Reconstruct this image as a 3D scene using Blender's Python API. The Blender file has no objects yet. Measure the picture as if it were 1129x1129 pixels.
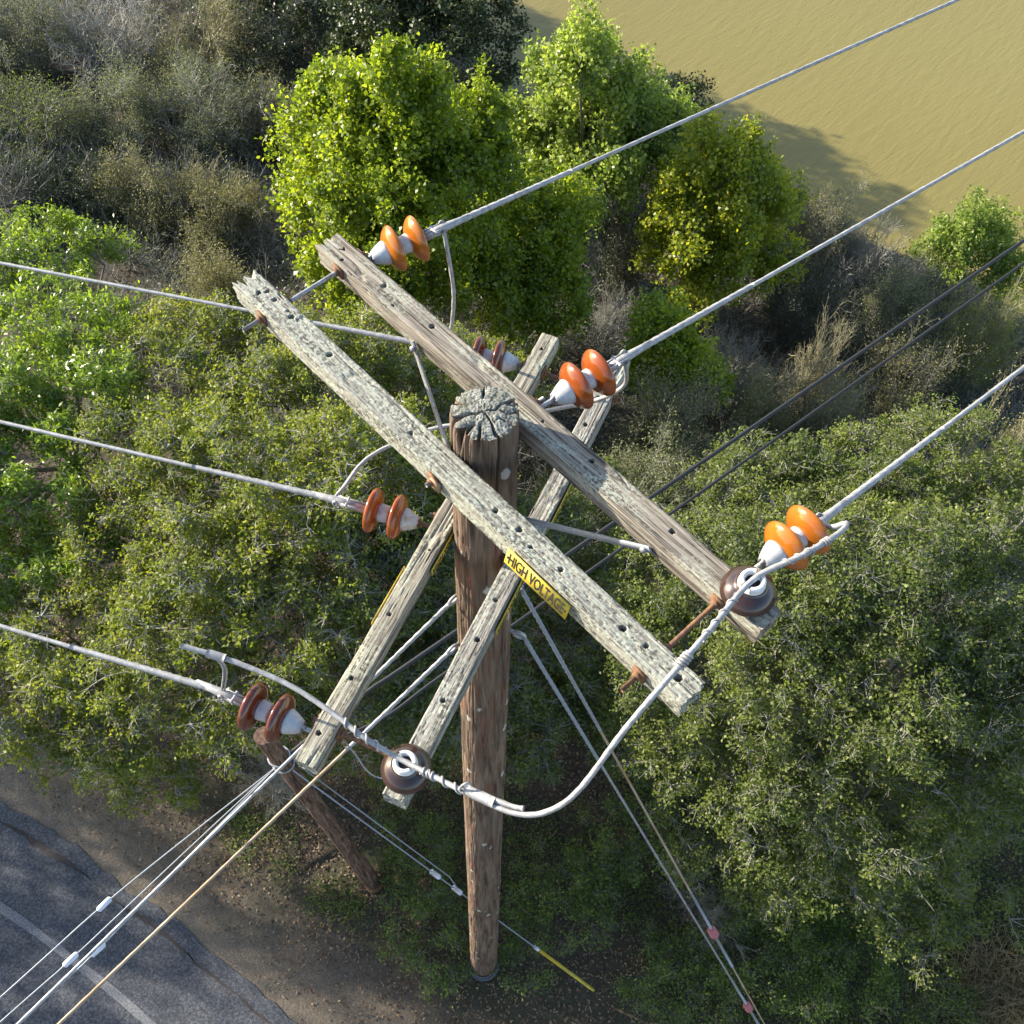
import bpy, math, random
import numpy as np
from mathutils import Vector, Matrix

# ------------------------------------------------------------------ camera, sky, sun, exposure
SC = bpy.context.scene
COL = SC.collection
H0 = 12.52                                   # pole top above the ground at the pole
FPX = 1147.9                                 # focal length in pixels of the 1129 px photograph
CAM = np.array([0.1134, -2.3554, 3.1241 + H0])
CR = np.array([0.99956734, 0.02505776, 0.0154024])
CU = np.array([-0.02941301, 0.85155912, 0.52343283])
CF = np.array([0.0, 0.5236594, -0.85192772])
cd = bpy.data.cameras.new('camera')
co = bpy.data.objects.new('camera', cd)
COL.objects.link(co)
cd.sensor_width = 36.0
cd.lens = 36.0 * FPX / 1129.0
cd.clip_start = 0.05
cd.clip_end = 3000
co.matrix_world = Matrix(((CR[0], CU[0], -CF[0], CAM[0]), (CR[1], CU[1], -CF[1], CAM[1]),
                          (CR[2], CU[2], -CF[2], CAM[2]), (0, 0, 0, 1)))
SC.camera = co
SUN_AZ = np.array([-0.93, 0.37])             # horizontal direction towards the sun
SUN_EL = math.radians(22)
wd = bpy.data.worlds.new('World')
SC.world = wd
wd.use_nodes = True
sk = wd.node_tree.nodes.new('ShaderNodeTexSky')
sk.sky_type = 'NISHITA'
sk.sun_disc = False
sk.sun_elevation = SUN_EL
sk.sun_rotation = math.atan2(SUN_AZ[0], SUN_AZ[1])
bg = wd.node_tree.nodes['Background']
bg.inputs['Strength'].default_value = 0.135
wd.node_tree.links.new(sk.outputs[0], bg.inputs['Color'])
sl = bpy.data.lights.new('sun', 'SUN')
sl.energy = 5.0
sl.angle = math.radians(0.5)
sl.color = (1.0, 0.91, 0.75)
so = bpy.data.objects.new('sun', sl)
COL.objects.link(so)
sa = SUN_AZ / np.linalg.norm(SUN_AZ)
sdir = Vector((sa[0] * math.cos(SUN_EL), sa[1] * math.cos(SUN_EL), math.sin(SUN_EL)))
so.rotation_euler = sdir.to_track_quat('Z', 'Y').to_euler()
so.location = (-20, 12, 30)
SC.view_settings.view_transform = 'Standard'
SC.view_settings.look = 'None'
SC.view_settings.gamma = 1
SC.view_settings.exposure = 1.3

# ------------------------------------------------------------------ helpers
def ray(px, py):
    return CF + CR * (px - 564.5) / FPX - CU * (py - 564.5) / FPX

def at(px, py, z):
    """point at height z (ground at the pole = 0) seen at a pixel of the photograph"""
    d = ray(px, py)
    t = (z - CAM[2]) / d[2]
    return CAM + d * t

def depth(p):
    return float((np.asarray(p) - CAM) @ CF)

def top(px, py, zr):
    return at(px, py, H0 + zr)

_tabs = {}
def vn(u, v, seed=0):
    if seed not in _tabs:
        _tabs[seed] = np.random.RandomState(seed + 11).rand(256, 256)
    T = _tabs[seed]
    u = np.asarray(u, float); v = np.asarray(v, float)
    iu = np.floor(u).astype(int); iv = np.floor(v).astype(int)
    fu = u - iu; fv = v - iv
    fu = fu * fu * (3 - 2 * fu); fv = fv * fv * (3 - 2 * fv)
    a = T[iu & 255, iv & 255]; b = T[(iu + 1) & 255, iv & 255]
    c = T[iu & 255, (iv + 1) & 255]; d = T[(iu + 1) & 255, (iv + 1) & 255]
    return a * (1 - fu) * (1 - fv) + b * fu * (1 - fv) + c * (1 - fu) * fv + d * fu * fv

def sstep(a, b, x):
    t = np.clip((np.asarray(x, float) - a) / (b - a), 0, 1)
    return t * t * (3 - 2 * t)

def unit(v):
    v = np.asarray(v, float)
    return v / np.maximum(np.linalg.norm(v, axis=-1, keepdims=True), 1e-9)

class MB:
    """collects vertices and quads, then links them as one mesh object"""
    def __init__(s):
        s.v = []; s.f = []; s.mi = []; s.n = 0; s.polys = []; s.pmi = []
    def add(s, V, Q, m=0):
        V = np.asarray(V, float).reshape(-1, 3)
        Q = np.asarray(Q, int).reshape(-1, 4)
        s.v.append(V); s.f.append(Q + s.n); s.mi.append(np.full(len(Q), m)); s.n += len(V)
    def addpoly(s, V, P, m=0):
        V = np.asarray(V, float).reshape(-1, 3)
        s.v.append(V)
        for p in P:
            s.polys.append([i + s.n for i in p]); s.pmi.append(m)
        s.n += len(V)
    def grid(s, G, m=0, cu=False, cv=False):
        """G: (a,b,3) point grid"""
        a, b = G.shape[:2]
        idx = np.arange(a * b).reshape(a, b)
        I = idx if not cu else np.vstack([idx, idx[:1]])
        I = I if not cv else np.hstack([I, I[:, :1]])
        Q = np.stack([I[:-1, :-1], I[1:, :-1], I[1:, 1:], I[:-1, 1:]], -1).reshape(-1, 4)
        s.add(G.reshape(-1, 3), Q, m)
    def box(s, c, size, m=0, rot=None):
        sx, sy, sz = np.array(size) / 2
        V = np.array([[x, y, z] for x in (-sx, sx) for y in (-sy, sy) for z in (-sz, sz)])
        if rot is not None:
            V = V @ np.asarray(rot).T
        s.add(V + np.asarray(c), [[0, 1, 3, 2], [4, 6, 7, 5], [0, 4, 5, 1], [2, 3, 7, 6], [0, 2, 6, 4], [1, 5, 7, 3]], m)
    def tube(s, P, R, k=8, m=0, lobes=0, twist=0.0, cap=True):
        P = np.asarray(P, float)
        n = len(P)
        R = np.full(n, R) if np.isscalar(R) else np.asarray(R, float)
        T = unit(np.gradient(P, axis=0))
        a = np.array([0, 0, 1.0]) if abs(T[0][2]) < .9 else np.array([1.0, 0, 0])
        N = np.empty((n, 3)); N[0] = unit(a - T[0] * (a @ T[0]))
        for i in range(1, n):
            w = N[i - 1] - T[i] * (N[i - 1] @ T[i]); N[i] = unit(w)
        B = np.cross(T, N)
        L = np.r_[0, np.cumsum(np.linalg.norm(np.diff(P, axis=0), axis=1))]
        th = np.linspace(0, 2 * np.pi, k, endpoint=False)
        A = th[None, :] + (twist * L)[:, None]
        rr = R[:, None] * (1 + (0.08 * np.cos(lobes * th)[None, :] if lobes else 0))
        G = P[:, None] + (np.cos(A) * rr)[..., None] * N[:, None] + (np.sin(A) * rr)[..., None] * B[:, None]
        s.grid(G, m, cv=True)
        if cap:
            base = s.n - n * k
            s.polys.append([base + i for i in range(k)][::-1]); s.pmi.append(m)
            s.polys.append([base + (n - 1) * k + i for i in range(k)]); s.pmi.append(m)
    def segs(s, P0, P1, R0, R1, k=3, m=0):
        P0 = np.asarray(P0); P1 = np.asarray(P1)
        n = len(P0)
        if n == 0: return
        R0 = np.broadcast_to(R0, n); R1 = np.broadcast_to(R1, n)
        T = unit(P1 - P0)
        a = np.where(np.abs(T[:, 2:3]) < .9, np.array([[0, 0, 1.0]]), np.array([[1.0, 0, 0]]))
        N = unit(np.cross(T, a)); B = np.cross(T, N)
        th = np.linspace(0, 2 * np.pi, k, endpoint=False)
        off = np.cos(th)[None, :, None] * N[:, None] + np.sin(th)[None, :, None] * B[:, None]
        V = np.concatenate([P0[:, None] + off * R0[:, None, None], P1[:, None] + off * R1[:, None, None]], 1)
        base = (np.arange(n) * 2 * k)[:, None, None]
        j = np.arange(k)
        q = np.stack([j, (j + 1) % k, (j + 1) % k + k, j + k], -1)[None]
        s.add(V.reshape(-1, 3), (base + q).reshape(-1, 4), m)
    def lathe(s, prof, k=24, m=0, axis='x', o=(0, 0, 0)):
        prof = np.asarray(prof, float)
        th = np.linspace(0, 2 * np.pi, k, endpoint=False)
        G = np.empty((len(prof), k, 3))
        for i, (a, r) in enumerate(prof):
            c, d = np.cos(th) * r, np.sin(th) * r
            G[i] = np.stack([np.full(k, a), c, d], -1) if axis == 'x' else np.stack([c, d, np.full(k, a)], -1)
        s.grid(G + np.asarray(o), m, cv=True)
    def build(s, name, mats, parent=None, smooth=False, loc=None, rz=0.0):
        me = bpy.data.meshes.new(name)
        V = np.concatenate(s.v) if s.v else np.zeros((0, 3))
        F = np.concatenate(s.f) if s.f else np.zeros((0, 4), int)
        MI = np.concatenate(s.mi) if s.mi else np.zeros(0, int)
        nq = len(F)
        pl = [len(p) for p in s.polys]
        loops = np.concatenate([F.ravel()] + [np.array(p) for p in s.polys]).astype(np.int32)
        tot = np.concatenate([np.full(nq, 4), np.array(pl, int)]).astype(np.int32)
        st = np.concatenate([[0], np.cumsum(tot)[:-1]]).astype(np.int32)
        me.vertices.add(len(V)); me.vertices.foreach_set('co', V.astype(np.float32).ravel())
        me.loops.add(len(loops)); me.loops.foreach_set('vertex_index', loops)
        me.polygons.add(len(tot)); me.polygons.foreach_set('loop_start', st); me.polygons.foreach_set('loop_total', tot)
        if smooth: me.polygons.foreach_set('use_smooth', np.ones(len(tot), bool))
        mats = mats if isinstance(mats, (list, tuple)) else [mats]
        for m in mats: me.materials.append(m)
        me.polygons.foreach_set('material_index', np.concatenate([MI, np.array(s.pmi, int)]).astype(np.int32))
        me.update(calc_edges=True)
        o = bpy.data.objects.new(name, me)
        COL.objects.link(o)
        if parent is not None: o.parent = parent
        if loc is not None: o.location = loc
        if rz: o.rotation_euler = (0, 0, rz)
        return o

def tag(o, label=None, cat=None, group=None, kind=None):
    if label: o['label'] = label
    if cat: o['category'] = cat
    if group: o['group'] = group
    if kind: o['kind'] = kind
    return o

def empty(name, loc=(0, 0, 0), label=None, cat=None, group=None, rot=None):
    o = bpy.data.objects.new(name, None)
    o.empty_display_size = 0.2
    COL.objects.link(o)
    o.location = loc
    if rot is not None: o.rotation_euler = rot
    return tag(o, label, cat, group)

def spline(P, step=0.03):
    P = np.asarray(P, float)
    Q = np.vstack([2 * P[0] - P[1], P, 2 * P[-1] - P[-2]])
    out = []
    for i in range(1, len(Q) - 2):
        p0, p1, p2, p3 = Q[i - 1:i + 3]
        n = max(2, int(np.linalg.norm(p2 - p1) / step))
        t = np.linspace(0, 1, n, endpoint=False)[:, None]
        out.append(.5 * (2 * p1 + (p2 - p0) * t + (2 * p0 - 5 * p1 + 4 * p2 - p3) * t ** 2 + (3 * p1 - p0 - 3 * p2 + p3) * t ** 3))
    out.append(Q[-2][None])
    return np.concatenate(out)

def helix(P, r, pitch, sub=10):
    """helix of radius r wound round polyline P"""
    P = np.asarray(P, float)
    L = np.r_[0, np.cumsum(np.linalg.norm(np.diff(P, axis=0), axis=1))]
    n = int(L[-1] / pitch * sub) + 2
    l = np.linspace(0, L[-1], n)
    C = np.stack([np.interp(l, L, P[:, i]) for i in range(3)], -1)
    T = unit(np.gradient(C, axis=0))
    N = unit(np.cross(T, [0.1, 0.2, 1.0])); B = np.cross(T, N)
    a = l / pitch * 2 * np.pi
    return C + r * (np.cos(a)[:, None] * N + np.sin(a)[:, None] * B)

# ------------------------------------------------------------------ materials
def mat(name):
    m = bpy.data.materials.new(name)
    m.use_nodes = True
    nt = m.node_tree
    return m, nt, nt.nodes['Principled BSDF']

def nd(nt, typ, ins=None, **kw):
    n = nt.nodes.new(typ)
    for k, v in kw.items(): setattr(n, k, v)
    for k, v in (ins or {}).items():
        if hasattr(v, 'links') or isinstance(v, bpy.types.NodeSocket): nt.links.new(v, n.inputs[k])
        else: n.inputs[k].default_value = v
    return n

def ramp(nt, fac, stops):
    r = nt.nodes.new('ShaderNodeValToRGB')
    el = r.color_ramp.elements
    while len(el) < len(stops): el.new(0.5)
    for e, (p, c) in zip(el, stops):
        e.position = p
        e.color = (*c, 1) if len(c) == 3 else c
    nt.links.new(fac, r.inputs['Fac'])
    return r.outputs['Color']

def mix(nt, fac, a, b, blend='MIX'):
    n = nt.nodes.new('ShaderNodeMix')
    n.data_type = 'RGBA'; n.blend_type = blend
    for sock, v in ((n.inputs[0], fac), (n.inputs[6], a), (n.inputs[7], b)):
        if isinstance(v, bpy.types.NodeSocket): nt.links.new(v, sock)
        else: sock.default_value = v if not isinstance(v, tuple) else (*v, 1)
    return n.outputs[2]

def objco(nt, scale):
    tc = nt.nodes.new('ShaderNodeTexCoord')
    mp = nd(nt, 'ShaderNodeMapping', {'Vector': tc.outputs['Object'], 'Scale': scale})
    return mp.outputs[0]

def noise(nt, vec, scale, detail=4, rough=.6, dist=0.0):
    return nd(nt, 'ShaderNodeTexNoise', {'Vector': vec, 'Scale': scale, 'Detail': detail, 'Roughness': rough, 'Distortion': dist}).outputs['Fac']

def bump(nt, bs, h, strength, dist):
    b = nd(nt, 'ShaderNodeBump', {'Height': h, 'Strength': strength, 'Distance': dist})
    nt.links.new(b.outputs[0], bs.inputs['Normal'])

def wood(name, dark, mid, light, lichen=None, lamt=.5, axis='x', grain=22):
    m, nt, bs = mat(name)
    sc = (1.3, grain, grain) if axis == 'x' else (grain, grain, 1.3)
    v = objco(nt, sc)
    g = noise(nt, v, 1.6, 6, .65, .4)
    g2 = noise(nt, objco(nt, (4, 120, 120) if axis == 'x' else (120, 120, 4)), 1.5, 3, .6)
    c = ramp(nt, g, [(.36, dark), (.45, mid), (.60, light)])
    c = mix(nt, .55, c, ramp(nt, g2, [(.36, (.42, .40, .39)), (.56, (1.12, 1.1, 1.07))]), 'MULTIPLY')
    big = noise(nt, objco(nt, (2.2, 3, 3)), 1.2, 3)
    c = mix(nt, .5, c, ramp(nt, big, [(.3, (.72, .72, .74)), (.7, (1.15, 1.12, 1.06))]), 'MULTIPLY')
    ck = noise(nt, objco(nt, (.9, 46, 46) if axis == 'x' else (46, 46, .9)), 1.0, 3, .55, .6)
    c = mix(nt, ramp(nt, ck, [(.0, (0, 0, 0)), (.455, (0, 0, 0)), (.49, (.85, .85, .85)), (.51, (.85, .85, .85)), (.545, (0, 0, 0))]), c, tuple(x * .45 for x in dark))
    if lichen:
        ln = noise(nt, objco(nt, (55, 75, 75)), 1.0, 5, .75)
        lm = noise(nt, objco(nt, (3, 7, 7)), 1.0, 4, .6)
        f1 = ramp(nt, ln, [(.47, (0, 0, 0)), (.56, (1, 1, 1))])
        f2 = ramp(nt, lm, [(.5 - .25 * lamt, (0, 0, 0)), (.66 - .2 * lamt, (1, 1, 1))])
        c = mix(nt, mix(nt, 1.0, f1, f2, 'MULTIPLY'), c, lichen)
    nt.links.new(c, bs.inputs['Base Color'])
    bs.inputs['Roughness'].default_value = .88
    bs.inputs['Specular IOR Level'].default_value = .25
    bump(nt, bs, mix(nt, .5, g, g2), .8, .008)
    return m

M = {}
M['woodA'] = wood('lichen_wood', (.09, .08, .068), (.25, .242, .21), (.36, .35, .31), (.385, .40, .325), .9)
M['woodB'] = wood('tan_wood', (.09, .073, .055), (.25, .22, .18), (.38, .34, .285), (.40, .41, .33), .2)
M['woodC'] = wood('pale_wood', (.09, .08, .066), (.29, .265, .215), (.42, .39, .325), (.44, .45, .34), .25)
M['woodD'] = wood('grey_wood', (.085, .08, .074), (.26, .245, .22), (.38, .365, .33), (.42, .43, .36), .35)

def pole_mat():
    m, nt, bs = mat('pole_wood')
    v = objco(nt, (16, 16, .9))
    g = noise(nt, v, 1.5, 6, .65, .5)
    c = ramp(nt, g, [(.34, (.045, .031, .024)), (.46, (.135, .095, .068)), (.60, (.205, .152, .112)), (.78, (.30, .235, .18))])
    red = noise(nt, objco(nt, (20, 20, 2.2)), 1.0, 3)
    c = mix(nt, ramp(nt, red, [(.52, (0, 0, 0)), (.66, (.55, .55, .55))]), c, (.19, .075, .045))
    big = noise(nt, objco(nt, (2, 2, .7)), 1.4, 3)
    c = mix(nt, .6, c, ramp(nt, big, [(.3, (.72, .74, .78)), (.7, (1.2, 1.15, 1.08))]), 'MULTIPLY')
    # white staple scars and resin dabs
    tc = nt.nodes.new('ShaderNodeTexCoord')
    wv = nd(nt, 'ShaderNodeMapping', {'Vector': tc.outputs['Object'], 'Scale': (7.5, 7.5, 4.2)}).outputs[0]
    vo = nd(nt, 'ShaderNodeTexVoronoi', {'Vector': wv, 'Scale': 1.0, 'Randomness': 1.0})
    rag = noise(nt, objco(nt, (60, 60, 40)), 1.0, 3)
    dd = nd(nt, 'ShaderNodeMath', {0: vo.outputs['Distance'], 1: mix(nt, 1.0, rag, (.22, .22, .22), 'MULTIPLY')}, operation='SUBTRACT').outputs[0]
    f = ramp(nt, dd, [(.02, (1, 1, 1)), (.07, (0, 0, 0))])
    sep = nd(nt, 'ShaderNodeSeparateColor', {0: vo.outputs['Color']}).outputs[0]
    f = mix(nt, 1.0, f, ramp(nt, sep, [(.3, (0, 0, 0)), (.35, (.9, .9, .9))]), 'MULTIPLY')
    c = mix(nt, f, c, (.55, .52, .48))
    nt.links.new(c, bs.inputs['Base Color'])
    bs.inputs['Roughness'].default_value = .9
    bs.inputs['Specular IOR Level'].default_value = .2
    bump(nt, bs, g, 1.0, .016)
    return m
M['pole'] = pole_mat()

def poletop_mat():
    m, nt, bs = mat('pole_end_grain')
    g = noise(nt, objco(nt, (45, 45, 45)), 1.0, 6, .75)
    c = ramp(nt, g, [(.3, (.05, .05, .042)), (.45, (.17, .17, .145)), (.58, (.34, .34, .295)), (.75, (.48, .48, .43))])
    tcr = nt.nodes.new('ShaderNodeTexCoord')
    mpr = nd(nt, 'ShaderNodeMapping', {'Vector': tcr.outputs['Object'], 'Location': (-.095, -.144, 0), 'Scale': (1, 1, 0)}).outputs[0]
    rg = nd(nt, 'ShaderNodeTexWave', {'Vector': mpr, 'Scale': 26.0, 'Distortion': 3.0, 'Detail': 3.0, 'Detail Scale': 1.5}, wave_type='RINGS', rings_direction='Z').outputs['Fac']
    c = mix(nt, .45, c, ramp(nt, rg, [(.2, (.4, .4, .4)), (.6, (1.2, 1.2, 1.2))]), 'MULTIPLY')
    l2 = noise(nt, objco(nt, (14, 14, 14)), 1.0, 3)
    c = mix(nt, ramp(nt, l2, [(.5, (0, 0, 0)), (.62, (.5, .5, .5))]), c, (.15, .15, .105))
    nt.links.new(c, bs.inputs['Base Color'])
    bs.inputs['Roughness'].default_value = .95
    bump(nt, bs, g, .9, .008)
    return m
M['poletop'] = poletop_mat()

def plain(name, c, rough=.5, metal=0.0, var=.25, scale=30, spec=.5, coat=0.0, stain=None):
    m, nt, bs = mat(name)
    n = noise(nt, objco(nt, (scale, scale, scale)), 1.0, 5, .65)
    lo = tuple(x * (1 - var) for x in c); hi = tuple(min(1, x * (1 + var)) for x in c)
    cc = ramp(nt, n, [(.3, lo), (.7, hi)])
    if stain:
        n2 = noise(nt, objco(nt, (scale * .6,) * 3), 1.0, 4, .7)
        cc = mix(nt, ramp(nt, n2, [(.5, (0, 0, 0)), (.63, (.8, .8, .8))]), cc, stain)
    nt.links.new(cc, bs.inputs['Base Color'])
    bs.inputs['Roughness'].default_value = rough
    bs.inputs['Metallic'].default_value = metal
    bs.inputs['Specular IOR Level'].default_value = spec
    bs.inputs['Coat Weight'].default_value = coat
    bs.inputs['Coat Roughness'].default_value = .08
    if rough > .3: bump(nt, bs, n, .25, .003)
    return m
M['alu'] = plain('weathered_aluminium', (.345, .345, .35), .55, .25, .3, 40, stain=(.25, .245, .24))
M['galv'] = plain('galvanised_steel', (.36, .37, .39), .5, .45, .2, 40, stain=(.22, .17, .13))
M['galvb'] = plain('galvanised_strap', (.30, .33, .38), .5, .35, .15, 40)
M['rust'] = plain('rusty_steel', (.16, .085, .05), .85, .15, .45, 45, stain=(.30, .14, .05))
M['rustcap'] = plain('rust_stained_cap', (.50, .48, .46), .6, .1, .15, 40, stain=(.40, .22, .11))
M['cap'] = plain('chalky_grey_cap', (.50, .50, .50), .6, .15, .18, 50)
M['orange'] = plain('orange_glaze', (.40, .122, .011), .16, 0, .25, 9, .5, .35, (.34, .10, .014))
M['orange2'] = plain('burnt_orange_glaze', (.26, .058, .011), .16, 0, .25, 9, .5, .35, (.28, .065, .012))
M['orangeshade'] = plain('shaded_orange_glaze', (.115, .025, .011), .16, 0, .18, 14, .6, .5)  # same orange glaze, with the backlit discs' shade put into its colour
M['brown'] = plain('chocolate_glaze', (.040, .021, .019), .2, 0, .2, 14, .5, .25)
M['white'] = plain('white_porcelain', (.74, .74, .72), .35, 0, .08, 30)
M['black'] = plain('black_rubber', (.018, .018, .02), .55, 0, .2, 40)
M['greywire'] = plain('grey_strand', (.30, .32, .34), .5, .3, .15, 40)
M['wrapwire'] = plain('dull_wire', (.13, .14, .16), .6, .3, .3, 20)
M['rustwire'] = plain('rusty_strand', (.36, .28, .20), .7, .1, .3, 3, stain=(.30, .17, .08))
M['yellow'] = plain('yellow_plastic', (.60, .44, .035), .6, 0, .2, 25, stain=(.36, .28, .09))
M['signink'] = plain('sign_black', (.02, .02, .02), .6, 0, .1, 12)
M['pink'] = plain('pink_insulator', (.48, .16, .19), .35, 0, .2, 60)
M['clip'] = plain('white_clip', (.66, .68, .74), .4, .1, .1, 60)

def leafmat(name, cols, tcol, tfac=.35, rough=.42, spec=.5):
    m, nt, bs = mat(name)
    gi = nt.nodes.new('ShaderNodeNewGeometry')
    k = len(cols)
    c = ramp(nt, gi.outputs['Random Per Island'], [(i / max(1, k - 1), cc) for i, cc in enumerate(cols)])
    lo = noise(nt, objco(nt, (.9, .9, .9)), 1.0, 3)
    c = mix(nt, .8, c, ramp(nt, lo, [(.33, (.68, .74, .8)), (.66, (1.25, 1.18, 1.0))]), 'MULTIPLY')
    nt.links.new(c, bs.inputs['Base Color'])
    bs.inputs['Roughness'].default_value = rough
    bs.inputs['Specular IOR Level'].default_value = spec
    tr = nt.nodes.new('ShaderNodeBsdfTranslucent')
    nt.links.new(mix(nt, 1.0, c, tcol, 'MULTIPLY'), tr.inputs['Color'])
    mx = nd(nt, 'ShaderNodeMixShader', {0: tfac, 1: bs.outputs[0], 2: tr.outputs[0]})
    nt.links.new(mx.outputs[0], nt.nodes['Material Output'].inputs['Surface'])
    return m
M['maple'] = leafmat('maple_leaf', [(.115, .17, .013), (.175, .232, .018), (.245, .292, .03), (.14, .20, .016), (.09, .14, .014)], (2.5, 2.45, 1.3), .45)
M['maple2'] = leafmat('pale_maple_leaf', [(.125, .185, .035), (.185, .25, .05), (.25, .30, .07), (.145, .21, .04)], (2.4, 2.4, 1.6), .42)
M['yellowleaf'] = leafmat('yellowing_leaf', [(.14, .20, .02), (.21, .27, .026), (.29, .31, .034), (.15, .215, .02), (.22, .275, .028)], (2.6, 2.3, 1.2), .45)
M['oak'] = leafmat('oak_leaf', [(.105, .145, .018), (.16, .20, .026), (.22, .24, .04), (.12, .165, .02), (.23, .23, .085)], (2.3, 2.3, 1.1), .36, .5, .3)
M['oakdark'] = leafmat('dark_oak_leaf', [(.075, .108, .023), (.12, .158, .034), (.17, .195, .05), (.09, .128, .026), (.20, .20, .10)], (2.1, 2.3, 1.1), .34, .5, .3)
M['glossy'] = leafmat('glossy_leaf', [(.11, .17, .018), (.16, .235, .026), (.22, .30, .04), (.12, .185, .02)], (2.3, 2.3, 1.0), .40, .36, .6)
M['darkleaf'] = leafmat('evergreen_leaf', [(.028, .042, .014), (.045, .062, .02), (.06, .08, .026)], (1.6, 1.9, 1.0), .22, .45)
M['olive'] = leafmat('olive_leaf', [(.13, .13, .055), (.19, .18, .075), (.24, .23, .11)], (1.8, 1.8, 1.2), .3, .55)
M['weed'] = leafmat('weed_leaf', [(.075, .12, .018), (.115, .175, .025), (.16, .21, .036)], (1.8, 2.2, 1.0), .3, .5)
M['litter'] = leafmat('dead_leaf', [(.10, .06, .035), (.17, .105, .06), (.24, .16, .095), (.30, .23, .16)], (1.2, 1.0, .8), .15, .7)
M['greygreen'] = leafmat('grey_green_leaf', [(.13, .15, .075), (.19, .21, .105), (.25, .26, .15)], (1.8, 1.9, 1.3), .3, .6, .3)
M['straw'] = leafmat('straw', [(.42, .32, .17), (.55, .44, .25), (.33, .24, .12)], (1.4, 1.3, 1.0), .25, .7)
M['twig'] = plain('grey_twig', (.24, .235, .205), .9, 0, .3, 3)
M['twigpale'] = plain('pale_twig', (.37, .355, .31), .9, 0, .3, 3)
M['twigdark'] = plain('dark_twig', (.15, .143, .122), .9, 0, .3, 3)
M['twigtan'] = plain('tan_twig', (.33, .305, .19), .9, 0, .3, 3)
M['bark'] = plain('bark', (.14, .12, .10), .95, 0, .4, 8)

# ------------------------------------------------------------------ terrain
WATER_Z = -6.0
def ground_z(x, y):
    x = np.asarray(x, float); y = np.asarray(y, float)
    s = .574 * x + .819 * y
    z = -5.2 * sstep(3.0, 21.0, s) - 6.0 * sstep(20.5, 30, s)
    und = (vn(x * .33 + 40, y * .33 + 40, 3) - .5) * .9 + (vn(x * 1.1 + 9, y * 1.1 + 7, 4) - .5) * .3
    sd = .545 * x + .838 * y
    return z + und * sstep(1.5, 6, s) + (vn(x * .9 + 70, y * .9 + 30, 5) - .5) * .10 * sstep(1.3, 2.6, sd)

ax = np.concatenate([-np.geomspace(300, 16, 22), np.linspace(-15.5, 26, 150), np.geomspace(27, 300, 22)])
ay = np.concatenate([-np.geomspace(300, 9, 22), np.linspace(-8.6, 36, 160), np.geomspace(37, 300, 20)])
XX, YY = np.meshgrid(ax, ay, indexing='ij')
g = MB(); g.grid(np.stack([XX, YY, ground_z(XX, YY)], -1))
def ground_mat():
    m, nt, bs = mat('forest_floor')
    n1 = noise(nt, objco(nt, (1, 1, 1)), 9.0, 8, .75)
    n2 = noise(nt, objco(nt, (1, 1, 1)), .7, 4, .6)
    n3 = noise(nt, objco(nt, (1, 1, 1)), 55.0, 3, .7)
    c = ramp(nt, n1, [(.3, (.035, .026, .018)), (.5, (.085, .062, .042)), (.7, (.15, .115, .08))])
    c = mix(nt, ramp(nt, n2, [(.45, (0, 0, 0)), (.6, (.6, .6, .6))]), c, (.045, .05, .02))
    c = mix(nt, .6, c, ramp(nt, n3, [(.35, (.5, .5, .5)), (.65, (1.3, 1.3, 1.3))]), 'MULTIPLY')
    tc = nt.nodes.new('ShaderNodeTexCoord')
    dp = nd(nt, 'ShaderNodeVectorMath', {0: tc.outputs['Object'], 1: (.556, .831, 0)}, operation='DOT_PRODUCT').outputs['Value']
    wn = noise(nt, objco(nt, (1, 1, 1)), 1.6, 6, .7)
    ad = nd(nt, 'ShaderNodeMath', {0: wn, 1: 1.7, 2: dp}, operation='MULTIPLY_ADD').outputs[0]
    soil = nd(nt, 'ShaderNodeMapRange', {'Value': ad, 'From Min': -1.5, 'From Max': .15, 'To Min': 1.0, 'To Max': 0.0}).outputs[0]
    sn = noise(nt, objco(nt, (1, 1, 1)), 38, 6, .75)
    dirt = ramp(nt, sn, [(.34, (.095, .075, .055)), (.5, (.18, .145, .108)), (.66, (.29, .245, .19))])
    c = mix(nt, soil, c, dirt)
    nt.links.new(c, bs.inputs['Base Color']); bs.inputs['Roughness'].default_value = .95
    bump(nt, bs, n1, .8, .05)
    return m
tag(g.build('ground', ground_mat(), smooth=True), kind='structure')

def water_mat():
    m, nt, bs = mat('muddy_water')
    n = noise(nt, objco(nt, (.05, .05, 1)), 1.0, 3)
    c = ramp(nt, n, [(.3, (.212, .176, .054)), (.7, (.242, .202, .066))])
    nt.links.new(c, bs.inputs['Base Color'])
    bs.inputs['Roughness'].default_value = .18
    bs.inputs['Specular IOR Level'].default_value = .35
    tc = nt.nodes.new('ShaderNodeTexCoord')
    mp = nd(nt, 'ShaderNodeMapping', {'Vector': tc.outputs['Object'], 'Rotation': (0, 0, math.radians(50)), 'Scale': (1.9, .42, 1)}, vector_type='TEXTURE')
    w = noise(nt, mp.outputs[0], 1.5, 4, .55, .6)
    mp2 = nd(nt, 'ShaderNodeMapping', {'Vector': tc.outputs['Object'], 'Rotation': (0, 0, math.radians(42)), 'Scale': (.7, .16, 1)}, vector_type='TEXTURE')
    w2 = noise(nt, mp2.outputs[0], 1.5, 3, .6, .4)
    bump(nt, bs, mix(nt, .35, w, w2),   .30, .075)
    return m
g = MB(); g.add([[-300, 8, WATER_Z], [600, 8, WATER_Z], [600, 900, WATER_Z], [-300, 900, WATER_Z]], [[0, 1, 2, 3]])
tag(g.build('water', water_mat()), kind='structure')

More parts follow.
